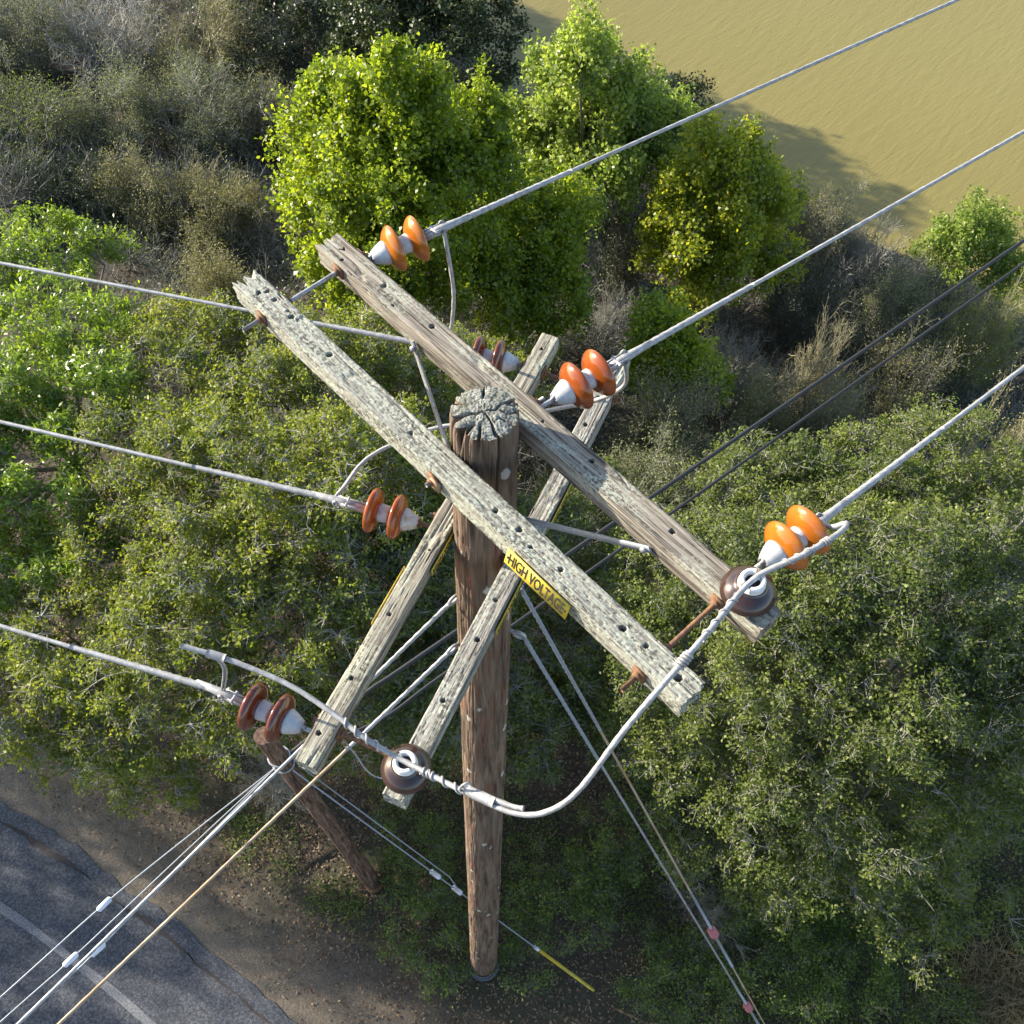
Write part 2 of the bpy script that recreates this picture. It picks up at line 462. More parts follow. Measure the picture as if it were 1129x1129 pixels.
# road: sheets 4 mm apart; its far edge runs along these points
EDGE = np.array([[-60, -46], [-32, -14], [-26, -5.5], [-22.5, .2], [-19.5, 3.6], [-16.2, 5.0], [-12.5, 4.45], [-7.35, 1.65], [-6.43, 1.18], [-5.06, .42], [-4.03, -.25], [-3.04, -.93], [-1.2, -2.15], [8, -8.2], [60, -43]], float)
_l = np.r_[0, np.cumsum(np.linalg.norm(np.diff(EDGE, axis=0), axis=1))]; _q = np.linspace(0, _l[-1], 1100)
ED = np.stack([np.convolve(np.pad(np.interp(_q, _l, EDGE[:, i]), 8, 'reflect', reflect_type='odd'), np.ones(17) / 17, 'valid') for i in (0, 1)], -1)
ET = unit(np.gradient(ED, axis=0)); EN = np.stack([-ET[:, 1], ET[:, 0]], -1)      # EN points away from the road
def strip(name, o0, o1, z, m, n=2, wob0=0, wob1=0, seed=0):
    u = np.r_[0, np.cumsum(np.linalg.norm(np.diff(ED, axis=0), axis=1))]
    a = o0 + wob0 * (vn(u * 1.7, u * 0 + seed, 21) - .5) * 1.4 + wob0 * 1.1 * (vn(u * 9, u * 0 + seed, 22) - .5)
    b = o1 + wob1 * (vn(u * 1.7, u * 0 + seed + 5, 23) - .5) * 1.4 + wob1 * 1.1 * (vn(u * 9, u * 0 + seed + 5, 24) - .5)
    t = np.linspace(0, 1, n)
    off = a[:, None] * (1 - t) + b[:, None] * t
    P = ED[:, None, :] + EN[:, None, :] * off[..., None]
    G = np.concatenate([P, np.full(P.shape[:2] + (1,), z)], -1)
    b_ = MB(); b_.grid(G)
    return tag(b_.build(name, m), kind='structure')
def road_mat(name, c0, c1, c2, sc=60):
    m, nt, bs = mat(name)
    v = objco(nt, (1, 1, 1))
    n1 = noise(nt, v, sc, 5, .8)
    n2 = noise(nt, v, 1.2, 4, .6)
    c = ramp(nt, n1, [(.36, c0), (.5, c1), (.62, c2)])
    c = mix(nt, .7, c, ramp(nt, n2, [(.35, (.75, .75, .76)), (.65, (1.2, 1.17, 1.12))]), 'MULTIPLY')
    nt.links.new(c, bs.inputs['Base Color']); bs.inputs['Roughness'].default_value = .9
    bump(nt, bs, n1, .7, .012)
    return m
M['asphalt'] = road_mat('chipseal', (.022, .024, .030), (.060, .065, .078), (.14, .147, .168), 34)
M['dirt'] = road_mat('dirt_shoulder', (.11, .088, .065), (.185, .15, .112), (.28, .235, .18), 40)
def paint_mat():
    m, nt, bs = mat('worn_edge_paint')
    n1 = noise(nt, objco(nt, (1, 1, 1)), 45, 5, .75)
    c = ramp(nt, n1, [(.40, (.085, .088, .098)), (.62, (.24, .24, .25))])
    nt.links.new(c, bs.inputs['Base Color']); bs.inputs['Roughness'].default_value = .8
    return m
strip('road', -6.2, .22, .016, M['asphalt'], 4, 0, .07)
strip('edge_line', -.97, -.86, .020, paint_mat(), 2, .012, .012)
strip('road_crack', -.018, .016, .021, plain('tar_dark', (.045, .036, .033), .9, 0, .5, 25), 2, .05, .05)

# ------------------------------------------------------------------ wooden arms and poles
PHI = math.radians(-45.53); PSI = math.radians(-45.53 + 112.5)
def arm_frame(phi):
    return np.array([math.cos(phi), math.sin(phi), 0]), np.array([-math.sin(phi), math.cos(phi), 0])

def arm(name, s0, s1, w, h, holes, m, parent, loc, phi, seed, crack=.004, pits=0.0, chip0=.01, chip1=.01, notches=()):
    nx = int((s1 - s0) / .0042)
    ny, nz = int(w / .0035), int(h / .005)
    t = np.linspace(-.5, .5, ny); q = np.linspace(0, 1, nz + 1)[1:]
    ys = np.concatenate([t * w, np.full(nz, w / 2), t[::-1][1:] * w, np.full(nz - 1, -w / 2)])
    zs = np.concatenate([np.zeros(ny), -q * h, np.full(ny - 1, -h), -(h - q[:-1] * h)])
    k = len(ys)
    ns = np.zeros((k, 2))
    ns[:ny, 1] = 1; ns[ny:ny + nz, 0] = 1; ns[ny + nz:2 * ny + nz - 1, 1] = -1; ns[2 * ny + nz - 1:, 0] = -1
    # rounded arrises
    ed = np.minimum(np.abs(np.abs(ys) - w / 2) + 1e-6, 1) ; ez = np.minimum(np.abs(zs), np.abs(zs + h))
    cr = .006
    dcor = np.clip(1 - (np.maximum(ed, 0) + ez) / cr, 0, 1)
    x = np.linspace(s0, s1, nx)
    X = np.repeat(x[:, None], k, 1)
    per = np.arange(k) * .0038
    U, Vv = X, np.repeat(per[None], nx, 0)
    n1 = vn(U * 1.6 + seed, Vv * 95, seed)
    n1b = vn(U * 2.6 + 3 + seed, Vv * 45 + vn(U * 3, Vv * 8, seed + 5) * 1.2, seed + 1)
    msk = sstep(.35, .65, vn(U * 2.2, Vv * 16, seed + 2))
    d = crack * .45 * n1 + crack * 1.5 * np.clip(1 - np.abs(n1b - .5) / .07, 0, 1) * msk
    d += .003 * vn(U * 4, Vv * 9, seed + 6)
    if pits:
        pn = vn(U * 55, Vv * 170, seed + 3) * .6 + vn(U * 110, Vv * 260, seed + 7) * .4
        pm = sstep(.30, .6, vn(U * 4.5 + 1, Vv * 22, seed + 4))
        d += pits * sstep(.63, .74, pn) * (.25 + .75 * pm)
        pn2 = vn(U * 20, Vv * 60, seed + 8)
        d += pits * 3.0 * sstep(.80, .87, pn2) * pm * (.12 + .88 * sstep(.8, 1.15, -U))
    edge = vn(U * 14, Vv * 0 + np.round(Vv * 6), seed + 9)
    Y = ys[None] - ns[None, :, 0] * d - np.sign(ys)[None] * dcor[None] * .003 * (1 + edge)
    Z = zs[None] - ns[None, :, 1] * d - np.where(zs > -h / 2, 1, -1)[None] * dcor[None] * .003 * (1 + edge)
    for hx, hy, hr in holes:
        r = np.hypot(X - hx, ys[None] - hy)
        r = r * (1 + .25 * (vn(X * 70, ys[None] * 70 + 9, seed + 12) - .5))
        tf = (np.arange(k) < ny)[None] & (r < hr)
        Z = np.where(tf, np.minimum(Z, -.065), Z)
    # chipped ends
    for end, sgn, cp in ((s0, 1, chip0), (s1, -1, chip1)):
        e = cp * (vn(ys * 60 + 11 + end, zs * 45 + 3, seed + 10) + .6 * vn(ys * 170 + end, zs * 60, seed + 11))
        for ny_, nw, ndp in (notches if sgn > 0 else ()):
            e = e + ndp * np.clip(1 - np.abs(ys - ny_) / nw, 0, 1) * np.clip(1 + zs / (h * .8), 0, 1)
        fall = np.clip(1 - np.abs(X - end) / .16, 0, 1)
        X = X + sgn * e[None] * fall
    b = MB(); b.grid(np.stack([X, Y, Z], -1), cv=True)
    base = np.arange(k)
    for ring, rev, inn in ((0, True, .012), (nx - 1, False, -.012)):
        c = np.array([X[ring].mean() + inn, 0, -h / 2])
        R = np.stack([X[ring], Y[ring], Z[ring]], -1)
        rr = np.linspace(0, 1, 9)[:-1]
        G = np.stack([R * (1 - f) + c * f + np.stack([(.004 * (vn(Y[ring] * 150 + f * 9, Z[ring] * 150, seed + 13) - .5)) * (f > 0), 0 * R[:, 0], 0 * R[:, 0]], -1) for f in rr])
        b.grid(G if not rev else G[:, ::-1], cv=True)
        b.addpoly(G[-1], [list(range(k)) if not rev else list(range(k))[::-1]])
    o = b.build(name, m, parent, loc=loc, rz=phi)
    return o

pole = empty('utility_pole', (-.095, -.144, 0), 'tall weathered wooden utility pole with two pairs of crossed crossarms', 'utility pole')
POLE0 = np.array([-.095, -.144, 0]); POLE1 = np.array([0, 0, H0])
def pole_at(z):
    return POLE0 + (POLE1 - POLE0) * z / H0
def pole_r(z):
    return .1843 + (.1371 - .1843) * z / H0
# shaft
k = 190
th = np.linspace(0, 2 * np.pi, k, endpoint=False)
zz = np.concatenate([np.linspace(-.3, 8, 260), np.linspace(8.03, 11.4, 190), np.linspace(11.41, H0 - .005, 130)])
Zg, Tg = np.meshgrid(zz, th, indexing='ij')
peri = Tg / (2 * np.pi) * 190
wrapn = lambda u, v, s: vn(u, v, s) * (1 - sstep(180, 190, v)) + vn(u, v - 190, s) * sstep(180, 190, v)
ck = wrapn(Zg * .55, peri * .42, 51)
ck2 = wrapn(Zg * 1.5, peri * .9, 52)
dep = .0035 * wrapn(Zg * 3, peri * 1.0, 53) + .011 * np.clip(1 - np.abs(ck - .5) / .035, 0, 1) * sstep(.35, .6, wrapn(Zg * .5, peri * .1, 54)) + .004 * np.clip(1 - np.abs(ck2 - .5) / .06, 0, 1)
# cracks opened at the weathered top, running down the side
CRK = [(-2.80, .013, .5, .035), (.45, .010, .5, .030), (1.66, .008, .3, .025), (2.78, .007, .3, .022), (-1.12, .006, 1.3, .028), (-2.30, .020, .14, .035), (-1.72, .008, .10, .03), (.02, .006, .2, .018), (-.5, .004, .2, .02)]
for a, wdt, ln, dp in CRK:
    dz = H0 - Zg
    aw = a + (vn(Zg * 4, Zg * 0 + a * 9, 55) - .5) * .12
    da = np.abs((Tg - aw + np.pi) % (2 * np.pi) - np.pi) * .137
    wz = wdt * np.clip(1 - dz / ln, 0, 1) ** .7 + 1e-4
    dep += dp * np.clip(1 - dz / ln, 0, 1) * np.clip(1.15 - da / wz, 0, 1)
topz = H0 - Zg
dep += .004 * wrapn(Zg * 2.2, peri * 1.6, 64) + .004 * sstep(.62, .8, wrapn(Zg * 5, peri * .55, 65))
dep += .012 * np.exp(-topz / .018) * wrapn(Zg * 0, peri * .5, 56) + .006 * np.exp(-topz / .05) * wrapn(Zg * 9, peri * .25, 57)
lump = .006 * (wrapn(Zg * .8, peri * .06, 58) - .5)
R = pole_r(Zg) - dep + lump
C = pole_at(Zg[..., None])
G = np.stack([C[..., 0] + R * np.cos(Tg), C[..., 1] + R * np.sin(Tg), Zg], -1) - POLE0
sh = MB(); sh.grid(G, 0, cv=True)
fr = np.linspace(1, .04, 34)
Rt = R[-1][None] * fr[:, None]
xx = Rt * np.cos(th)[None]; yy = Rt * np.sin(th)[None]
zt = np.zeros_like(xx) + G[-1, 0, 2]
zt += .005 * (vn(xx * 70 + 30, yy * 70 + 30, 59) - .5) * (fr[:, None] < 1) + .005 * (vn(xx * 190 + 30, yy * 130 + 30, 60) - .5) * (fr[:, None] < 1)
zt += .012 * (1 - fr[:, None] ** 3)
for a, wdt, ln, dp in CRK:
    rad0 = 0 if a in (-2.80, .45, -1.12) else .055
    dx, dy = math.cos(a), math.sin(a)
    wig = .034 * (vn((xx * dx + yy * dy) * 22 + a * 3, xx * 0 + a * 7, 61) - .5)
    al = xx * dx + yy * dy; pr = np.abs(-xx * dy + yy * dx + wig * sstep(0.01, .05, al))
    zt -= (dp * 1.3) * np.clip(1.2 - pr / (.18 * wdt + .002 + .35 * wdt * np.clip(al / .137, 0, 1)), 0, 1) * (al > rad0) * sstep(rad0, rad0 + .02, al) * (fr[:, None] < .995)
Gt = np.stack([xx + POLE1[0] - POLE0[0], yy + POLE1[1] - POLE0[1], zt], -1)
sh.grid(Gt[:, ::1], 1, cv=True)
sh.addpoly(Gt[-1], [list(range(k))], 1)
sh.build('pole_shaft', [M['pole'], M['poletop']], pole)

ZA, ZC = H0 - .141, H0 - .857
WA, HA, WC, HC = .124, .114, .098, .104
dA, nA = arm_frame(PHI); dC, nC = arm_frame(PSI)
OA, OB, OC, OD = -.2005, .2045, .1885, -.1885
def ploc(v, z):
    return tuple(np.array([v[0], v[1], z]) - POLE0)
armA = arm('crossarm', -1.328, 1.268, WA, HA, [(-1.11, .018, .010), (-.985, .012, .011), (-1.02, .022, .007), (-1.19, -.01, .012), (-1.17, .022, .010), (-.72, .004, .012), (-.2, -.005, .008), (.28, .0, .009), (.40, .006, .011), (.48, -.012, .008), (.62, .004, .009), (.93, .0, .012), (1.03, .012, .009), (1.19, .004, .014)], M['woodA'], pole, ploc(nA * OA, ZA), PHI, 101, .0045, .0032, .035, .012, ((.03, .02, .05), (-.022, .012, .065), (-.045, .01, .03)))
armA['label'] = 'pale lichen covered crossarm pitted with holes'
armB = arm('crossarm', -1.270, 1.262, WA, HA, [(-1.17, .012, .011), (-1.11, -.03, .007), (-.87, .008, .011), (-.56, .01, .011), (-.76, -.035, .005), (.36, .02, .010), (.78, .015, .010), (.1, .01, .005)], M['woodB'], pole, ploc(nA * OB, ZA - .01), PHI, 131, .0055, 0, .018, .004, ((.012, .014, .04), (-.03, .01, .02)))
armC = arm('crossarm', -1.2634, 1.1638, WC, HC, [(-1.13, .012, .010), (-.87, .008, .010), (-.55, .004, .009), (.5, .0, .009), (1.06, .004, .008), (-.2, -.01, .006)], M['woodC'], pole, ploc(nC * OC, ZC), PSI, 161, .0055, 0, .006, .006)
armD = arm('crossarm', -1.2403, 1.1917, WC, HC, [(-1.05, .0, .007), (-.80, .004, .010), (-.50, -.006, .011), (-.30, .0, .009), (.72, .006, .010), (.9, .01, .007), (.5, .0, .007)], M['woodD'], pole, ploc(nC * OD, ZC), PSI, 191, .0055, .0022, .006, .02)

# ------------------------------------------------------------------ hardware fixed to the pole
def rod_between(mb, a, b, r, k=10):
    mb.tube(np.linspace(a, b, 4), r, k)
def plate(mb, c, n, size, th, up=(0, 0, 1)):
    n = unit(n); u = unit(np.cross(up, n)); w = np.cross(n, u)
    mb.box(c, (th, size, size), 0, np.stack([n, u, w], -1))
def bolt(s, d, n, o_in, o_out, wth, z, ext_in, ext_out, m):
    """double arming bolt through a pair of arms at position s, with square washers and nuts"""
    b = MB()
    P = lambda o: d * s + n * o + np.array([0, 0, z]) - POLE0
    rod_between(b, P(o_in - wth / 2 - ext_in), P(o_out + wth / 2 + ext_out), .0095)
    o = b.build('spacer_bolt', m, pole, True)
    w = MB()
    for oo, sg in ((o_in, -1), (o_in, 1), (o_out, -1), (o_out, 1)):
        plate(w, P(oo + sg * (wth / 2 + .0035)), n, .058, .007)
        c = P(oo + sg * (wth / 2 + .014))
        w.lathe([(-.008, 0), (-.008, .018), (.008, .018), (.008, 0)], 6, 0, 'x', (0, 0, 0))
        V = w.v[-1]; rot = np.stack([n, np.cross((0, 0, 1), n), (0, 0, 1)], -1)
        w.v[-1] = V @ rot.T + c
        w.build('washer', M['rust'], o)
        w = MB()
    return o
bolt(-1.10, dA, nA, OA, OB, WA, ZA - .05, .10, .03, M['galv'])
bolt(1.075, dA, nA, OA, OB, WA, ZA - .05, .09, .03, M['rust'])
bolt(-1.08, dC, nC, OD, OC, WC, ZC - .05, .03, .03, M['rust'])
bolt(.96, dC, nC, OD, OC, WC, ZC - .05, .03, .03, M['rust'])
bolt(0.0, dA, nA, OA, OB, WA, ZA - .05, .04, .05, M['galv'])
bolt(-.01, dC, nC, OD, OC, WC, ZC - .05, .03, .04, M['galv'])
def strap(a, b, w, th, m, bow=0.0):
    a = np.asarray(a, float); b = np.asarray(b, float)
    t = unit(b - a); side = unit(np.cross(t, nA)); nn = np.cross(side, t)
    mb = MB()
    q = np.linspace(0, 1, 12)
    P = a[None] + (b - a)[None] * q[:, None]
    G = np.stack([P + side * w / 2 + nn * th / 2, P - side * w / 2 + nn * th / 2, P - side * w / 2 - nn * th / 2, P + side * w / 2 - nn * th / 2], 1) - POLE0
    mb.grid(G, cv=True)
    mb.addpoly(G[0], [[0, 1, 2, 3]]); mb.addpoly(G[-1], [[3, 2, 1, 0]])
    o = mb.build('brace', m, pole)
    for p in (a + t * .03, ):
        hb = MB(); c = p - POLE0 - nA * .006
        hb.lathe([(-.012, 0), (-.012, .014), (.006, .014), (.006, 0)], 6)
        hb.v[-1] = hb.v[-1] @ np.stack([nA, np.cross((0, 0, 1), nA), (0, 0, 1)], -1).T + c
        hb.build('bolt_head', M['galv'], o)
    return o
fB = OB - WA / 2 - .008
br_end = np.array([0.075, .10, H0 - .80])
strap(dA * .76 + nA * fB + (0, 0, ZA - .075), np.array([.135, .03, H0 - .80]), .030, .007, M['galvb'])
strap(dA * -.60 + nA * fB + (0, 0, ZA - .075), np.array([-.10, .115, H0 - .80]), .030, .007, M['galv'])
fA = OA - WA / 2 - .006
mbk = MB(); mbk.box(dA * .02 + nA * (fA - .004) + (0, 0, ZA - .055) - POLE0, (.05, .012, .05), 0, np.stack([dA, nA, (0, 0, 1)], -1))
mbk.build('square_washer', M['rustwire'], pole)

# warning signs: yellow plates with black letters
def text_mesh(body, height, width):
    c = bpy.data.curves.new('letters', 'FONT'); c.body = body; c.size = 1.0; c.align_x = 'CENTER'; c.align_y = 'CENTER'; c.offset = .02
    o = bpy.data.objects.new('letters', c); COL.objects.link(o)
    dg = bpy.context.evaluated_depsgraph_get()
    me = bpy.data.meshes.new_from_object(o.evaluated_get(dg))
    V = np.array([v.co[:] for v in me.vertices]); P = [list(p.vertices) for p in me.polygons]
    bpy.data.objects.remove(o); bpy.data.curves.remove(c); bpy.data.meshes.remove(me)
    V -= (V.max(0) + V.min(0)) / 2
    e = V.max(0) - V.min(0)
    V[:, 0] *= width / e[0]; V[:, 1] *= height / e[1]
    return V, P
TV, TP = text_mesh('HIGH VOLTAGE', .050, .285)
def sign(parent, s, face_y, z, flip, length=.31, ht=.068):
    """plate on an arm's side face, in the arm's own frame; letters stand proud by 1.5 mm"""
    b = MB()
    sg = 1 if face_y > 0 else -1
    y = face_y + sg * .0095
    b.box((s, y, z), (length, .003, ht), 0)
    V = np.stack([s + (-sg) * TV[:, 0], np.full(len(TV), y + sg * .003), z + TV[:, 1] * ht / .068], -1)
    b.addpoly(V, TP if sg < 0 else [p[::-1] for p in TP], 1)
    for e in (-.46, .46):
        b.box((s + e * length, y + sg * .003, z), (.008, .004, .008), 1)
    if flip:
        b.v = [v + np.stack([0 * v[:, 0], sg * np.tan(math.radians(flip)) * (z + ht / 2 - v[:, 2]), 0 * v[:, 0]], -1) for v in b.v]
    o = b.build('warning_sign', [M['yellow'], M['signink']], parent)
    return o
sign(armA, .585, -WA / 2, -.050, 14, .32, .078)
sign(armC, -.13, -WC / 2, -.045, 0, .30, .05)
sign(armC, -.46, WC / 2, -.045, 0, .30, .05)
sign(armD, -.27, -WC / 2, -.045, 0, .30, .05)
sign(armD, .31, -WC / 2, -.045, 0, .30, .05)

# eye bolts that hold the guys
def eyebolt(pos, direction):
    pos = np.asarray(pos, float); d = unit(direction)
    b = MB()
    b.tube(np.linspace(pos - d * .14, pos, 3), .011, 8)
    u = unit(np.cross(d, (0, 0, 1))); w = np.cross(u, d)
    a = np.linspace(0, 2 * np.pi, 22)
    b.tube(pos + d * .03 + np.cos(a)[:, None] * d * .032 + np.sin(a)[:, None] * w * .026, .009, 8, cap=False)
    b.v = [v - POLE0 for v in b.v]
    b.build('eye_bolt', M['galv'], pole, True)
    return pos + d * .055
gd1 = unit(top(20, 1129, -1.9) - top(500, 660, -1.5)); gd2 = unit(top(65, 1129, -2.3) - top(497, 718, -1.9))
pc = pole_at(H0 - 1.45)
def on_pole(z, d, extra=.02):
    c = pole_at(z); d = unit(np.array([d[0], d[1], 0])); return c + d * (pole_r(z) + extra)
EY1 = eyebolt(top(505, 657, -1.45), gd1 * (1, 1, .3))
EY2 = eyebolt(top(503, 712, -1.95), gd2 * (1, 1, .3))
EY3 = eyebolt(on_pole(H0 - 1.80, (.97, -.25), .02), (.97, -.25, -.5))
EY4 = eyebolt(on_pole(H0 - 1.55, (.80, .60), .02), (.97, .1, -.5))
# wire wrapped round the foot of the pole
b = MB()
for zf, rr, til, rw in ((.14, .20, .05, .010), (.20, .195, -.05, .008), (.27, .19, .06, .010), (.08, .205, -.04, .012)):
    a = np.linspace(0, 2 * np.pi, 50)
    b.tube(np.stack([rr * np.cos(a), rr * np.sin(a), zf + til * np.cos(a + zf * 20)], -1), rw, 8, cap=False)
b.build('ground_wire_wrap', M['wrapwire'], pole, True)

# ------------------------------------------------------------------ strain insulators
def basis_from_x(d):
    d = unit(d); up = np.array([0, 0, 1.0]); y = unit(np.cross(up, d)); z = np.cross(d, y)
    return Matrix(((d[0], y[0], z[0]), (d[1], y[1], z[1]), (d[2], y[2], z[2])))
DISCR = [(-.016, .040), (-.013, .056), (-.005, .074), (.007, .090), (.020, .101), (.029, .1055), (.036, .1055), (.040, .101), (.039, .094), (.031, .087), (.038, .080), (.031, .071), (.029, .060), (.038, .052), (.032, .036)]
DISCL = [(-.014, .038), (-.010, .064), (-.003, .086), (.006, .099), (.016, .1045), (.026, .105), (.033, .100), (.033, .090), (.026, .084), (.033, .076), (.026, .068), (.024, .056), (.032, .050), (.026, .036)]
CAPP = [(-.008, 0), (-.008, .022), (0, .029), (.028, .043), (.054, .053), (.063, .054), (.067, .047), (.067, .0)]
NECK = [(-.004, .0), (-.004, .036), (.002, .040), (.044, .044), (.05, .041), (.05, 0)]
def strain(base, end, m, capm, label, grp, x1=.105, dx=.112, clevis=None, DISC=None):
    DISC = DISC or DISCR
    base = np.asarray(base); end = np.asarray(end)
    L = np.linalg.norm(end - base)
    o = empty('strain_insulator', tuple(base), label, 'insulator', grp)
    o.rotation_euler = basis_from_x(end - base).to_euler()
    b = MB(); b.tube([[-.06, 0, 0], [0, 0, 0], [x1 - .07, 0, 0]], .010, 10)
    a = np.linspace(0, 2 * np.pi, 18); b.tube(np.stack([x1 - .075 + .022 * np.cos(a), 0 * a, .018 * np.sin(a)], -1), .008, 8, cap=False)
    b.box((x1 - .062, .018, 0), (.05, .008, .026)); b.box((x1 - .062, -.018, 0), (.05, .008, .026))
    b.build('clevis', clevis or M['galv'], o, True)
    for i in range(2):
        xc = x1 + i * dx
        c = MB()
        if i == 0: c.lathe(CAPP, 24, 0, 'x', (xc - .066 - .010, 0, 0))
        else: c.lathe(NECK, 22, 0, 'x', (xc - .056, 0, 0))
        c.build('cap', capm, o, True)
        d = MB(); d.lathe(DISC, 40, 0, 'x', (xc, 0, 0)); d.build('disc', m, o, True)
    x2 = x1 + dx
    c = MB()
    c.tube([[x2 + .02, 0, 0], [x2 + .07, 0, 0]], .012, 10)
    for sy in (-1, 1):
        c.box(((x2 + .05 + L) / 2, sy * .017, 0), (L - x2 - .05, .006, .030))
    c.lathe([(x2 + .06, 0), (x2 + .06, .014), (L, .020), (L + .05, .017), (L + .13, .0125), (L + .13, 0)], 14)
    c.tube([[L - .01, -.03, 0], [L - .01, .03, 0]], .010, 8); c.tube([[L - .05, -.028, .01], [L - .05, .028, .01]], .008, 8)
    a = np.linspace(0, 2 * np.pi, 16); c.tube(np.stack([L + .012 * np.cos(a), .02 + 0 * a, .022 * np.sin(a)], -1), .006, 6, cap=False)
    c.build('dead_end_clamp', M['alu'], o, True)
    return o, base, end, unit(end - base)
GR = 'strain insulators of two glazed discs at the crossarm ends'
S = {}
zr = -.19
S[1] = strain(top(405, 287, zr), top(489, 251, zr + .02), M['orange'], M['cap'], 'orange two-disc strain insulator on the far left end of the tan crossarm', GR)
S[2] = strain(top(606, 443, zr), top(690, 394, zr + .02), M['orange2'], M['cap'], 'orange two-disc strain insulator beside the weathered pole top, right of it', GR)
S[3] = strain(dA * 1.075 + nA * (OB + WA / 2 + .04) + (0, 0, ZA - .05), top(905, 574, zr + .02), M['orange'], M['cap'], 'orange two-disc strain insulator behind the brown pin insulator at the right', GR, .16)
zr = -.905
S[4] = strain(top(470, 579, zr), top(372, 552, zr), M['orange2'], M['rustcap'], 'rusty capped two-disc strain insulator left of the pole at mid crossarm', GR, .12, .115, M['rust'], DISCL)
S[5] = strain(top(338, 804, zr), top(247, 765, zr), M['orangeshade'], M['cap'], 'shade-darkened red-brown two-disc strain insulator above the leaning stub pole', GR, .10, .125, None, DISCL)
S[6] = strain(top(580, 404, zr), top(490, 384, zr), M['orangeshade'], M['cap'], 'shade-darkened red-brown two-disc strain insulator half hidden behind the tan crossarm', GR, .125, .105, None, DISCL)

# pin insulators
def pin(pos, s_dir, label, arm_top):
    o = empty('pin_insulator', tuple(pos), label, 'insulator', 'brown pin insulators on the crossarm tops')
    b = MB(); b.tube([[0, 0, -.02], [0, 0, .05]], .012, 10); b.lathe([(0, 0), (0, .028), (.008, .028), (.012, .0)], 16, 0, 'z'); b.build('pin', M['galv'], o, True)
    b = MB()
    b.lathe([(.030, .03), (.022, .075), (.018, .094), (.022, .0995), (.030, .100), (.040, .097), (.050, .0915), (.060, .0835), (.069, .073), (.0765, .061), (.082, .0525), (.085, .0515), (.0875, .049), (.091, .039), (.094, .033)], 56, 0, 'z')
    b.build('skirt', M['brown'], o, True)
    b = MB()
    # white head: a ring split by the wire groove
    for a0 in (0, math.pi):
        a = np.linspace(a0 + .42, a0 + math.pi - .42, 18) + s_dir
        prof = [(.090, .046), (.108, .047), (.118, .044), (.121, .037), (.116, .029), (.102, .026), (.090, .026)]
        G = np.stack([np.stack([r * np.cos(a), r * np.sin(a), np.full_like(a, z)], -1) for z, r in prof], 1)
        b.grid(G, cv=True)
        kk = len(prof); b.addpoly(G[0], [list(range(kk))]); b.addpoly(G[-1], [list(range(kk))[::-1]])
    b.lathe([(.084, .0), (.084, .047), (.090, .049), (.096, .046), (.096, .0)], 32, 0, 'z')
    b.build('head', M['white'], o, True)
    b = MB(); b.lathe([(.0965, 0), (.0965, .026), (.101, .025), (.102, 0)], 20, 0, 'z'); b.build('groove', M['black'], o, True)
    return np.asarray(pos) + (0, 0, .116)
pB = dA * 1.135 + nA * (OB + .012) + (0, 0, ZA - .008)
pD = dC * -1.12 + nC * OD + (0, 0, ZC + .002)
J3a = unit((dA * .1 + nA * -1) * (1, 1, 0))
WB = pin(pB, math.radians(-135), 'chocolate brown pin insulator with white head on the right end of the tan crossarm', ZA)
WD = pin(pD, math.radians(146), 'chocolate brown pin insulator with white head on the near end of the grey lower crossarm', ZC)

# ------------------------------------------------------------------ wires
def wire(name, P, r, m, label, cat, group=None, lobes=6, twist=14, k=14, step=.02):
    b = MB()
    Q = spline(P, step)
    b.tube(Q, r, k, 0, lobes, twist)
    o = b.build(name, m, smooth=True)
    tag(o, label, cat, group)
    return o, Q
def span(p0, p1, far, sag=.0):
    """points of a span that leaves p0 through p1 and runs on for far metres"""
    p0 = np.asarray(p0); d = unit(np.asarray(p1) - p0)
    return [p0 + d * t + np.array([0, 0, -sag * t * (1 - t / 120)]) for t in (0, .4, 1, 2, 4, 7, 11, 18, 30, 45)]
CG = 'bare conductors dead-ended on the crossarms'
RW = .0092
def cond(end, dirv, px, py, z, label):
    P = span(end + dirv * .06, top(px, py, z), 45)
    o, Q = wire('power_line', P, RW, M['alu'], label, 'power line', CG, 6, 14, 14, .025)
    w = MB(); w.tube(Q[:28], np.linspace(.0150, .0110, 28), 12, 0, 6, 22); w.build('wire_grip', M['alu'], o, True)
    return o
cond(S[1][2], S[1][3], 1055, 0, -.2, 'bare power line leaving the far left orange insulator over the water')
cond(S[2][2], S[2][3], 1129, 145, -.2, 'bare power line leaving the orange insulator beside the pole top')
cond(S[3][2], S[3][3], 1129, 405, -.2, 'bare power line leaving the orange insulator behind the brown pin insulator')
cond(S[4][2], S[4][3], 0, 465, -.9, 'bare power line running left from the rusty capped insulator')
cond(S[5][2], S[5][3], 0, 690, -.9, 'lowest bare power line, running left from the shade-darkened red-brown insulator')
cond(S[6][2], S[6][3], 0, 290, -.9, 'topmost left power line, passing under the lichen covered crossarm end')
JG = 'jumper wires joining the lines round the pole'
RJ = .0104
j, Q = wire('jumper_wire', [S[1][2] + (0, 0, -.02), top(494, 280, -.28), top(500, 320, -.45), top(499, 350, -.62), top(495, 374, -.80), S[6][2] + S[6][3] * .02], .0095, M['alu'], 'short bare jumper hanging from the far left orange insulator behind the tan crossarm', 'wire', JG)
j, Q = wire('jumper_wire', [S[2][2] + (0, 0, -.03), top(688, 425, -.36), top(655, 442, -.52), top(607, 452, -.62), top(545, 466, -.74), top(488, 470, -.82), top(437, 488, -.86), top(402, 508, -.88), top(380, 536, -.9), S[4][2] + S[4][3] * .02], .0095, M['alu'], 'bare jumper passing behind the pole top to the rusty capped insulator', 'wire', JG)
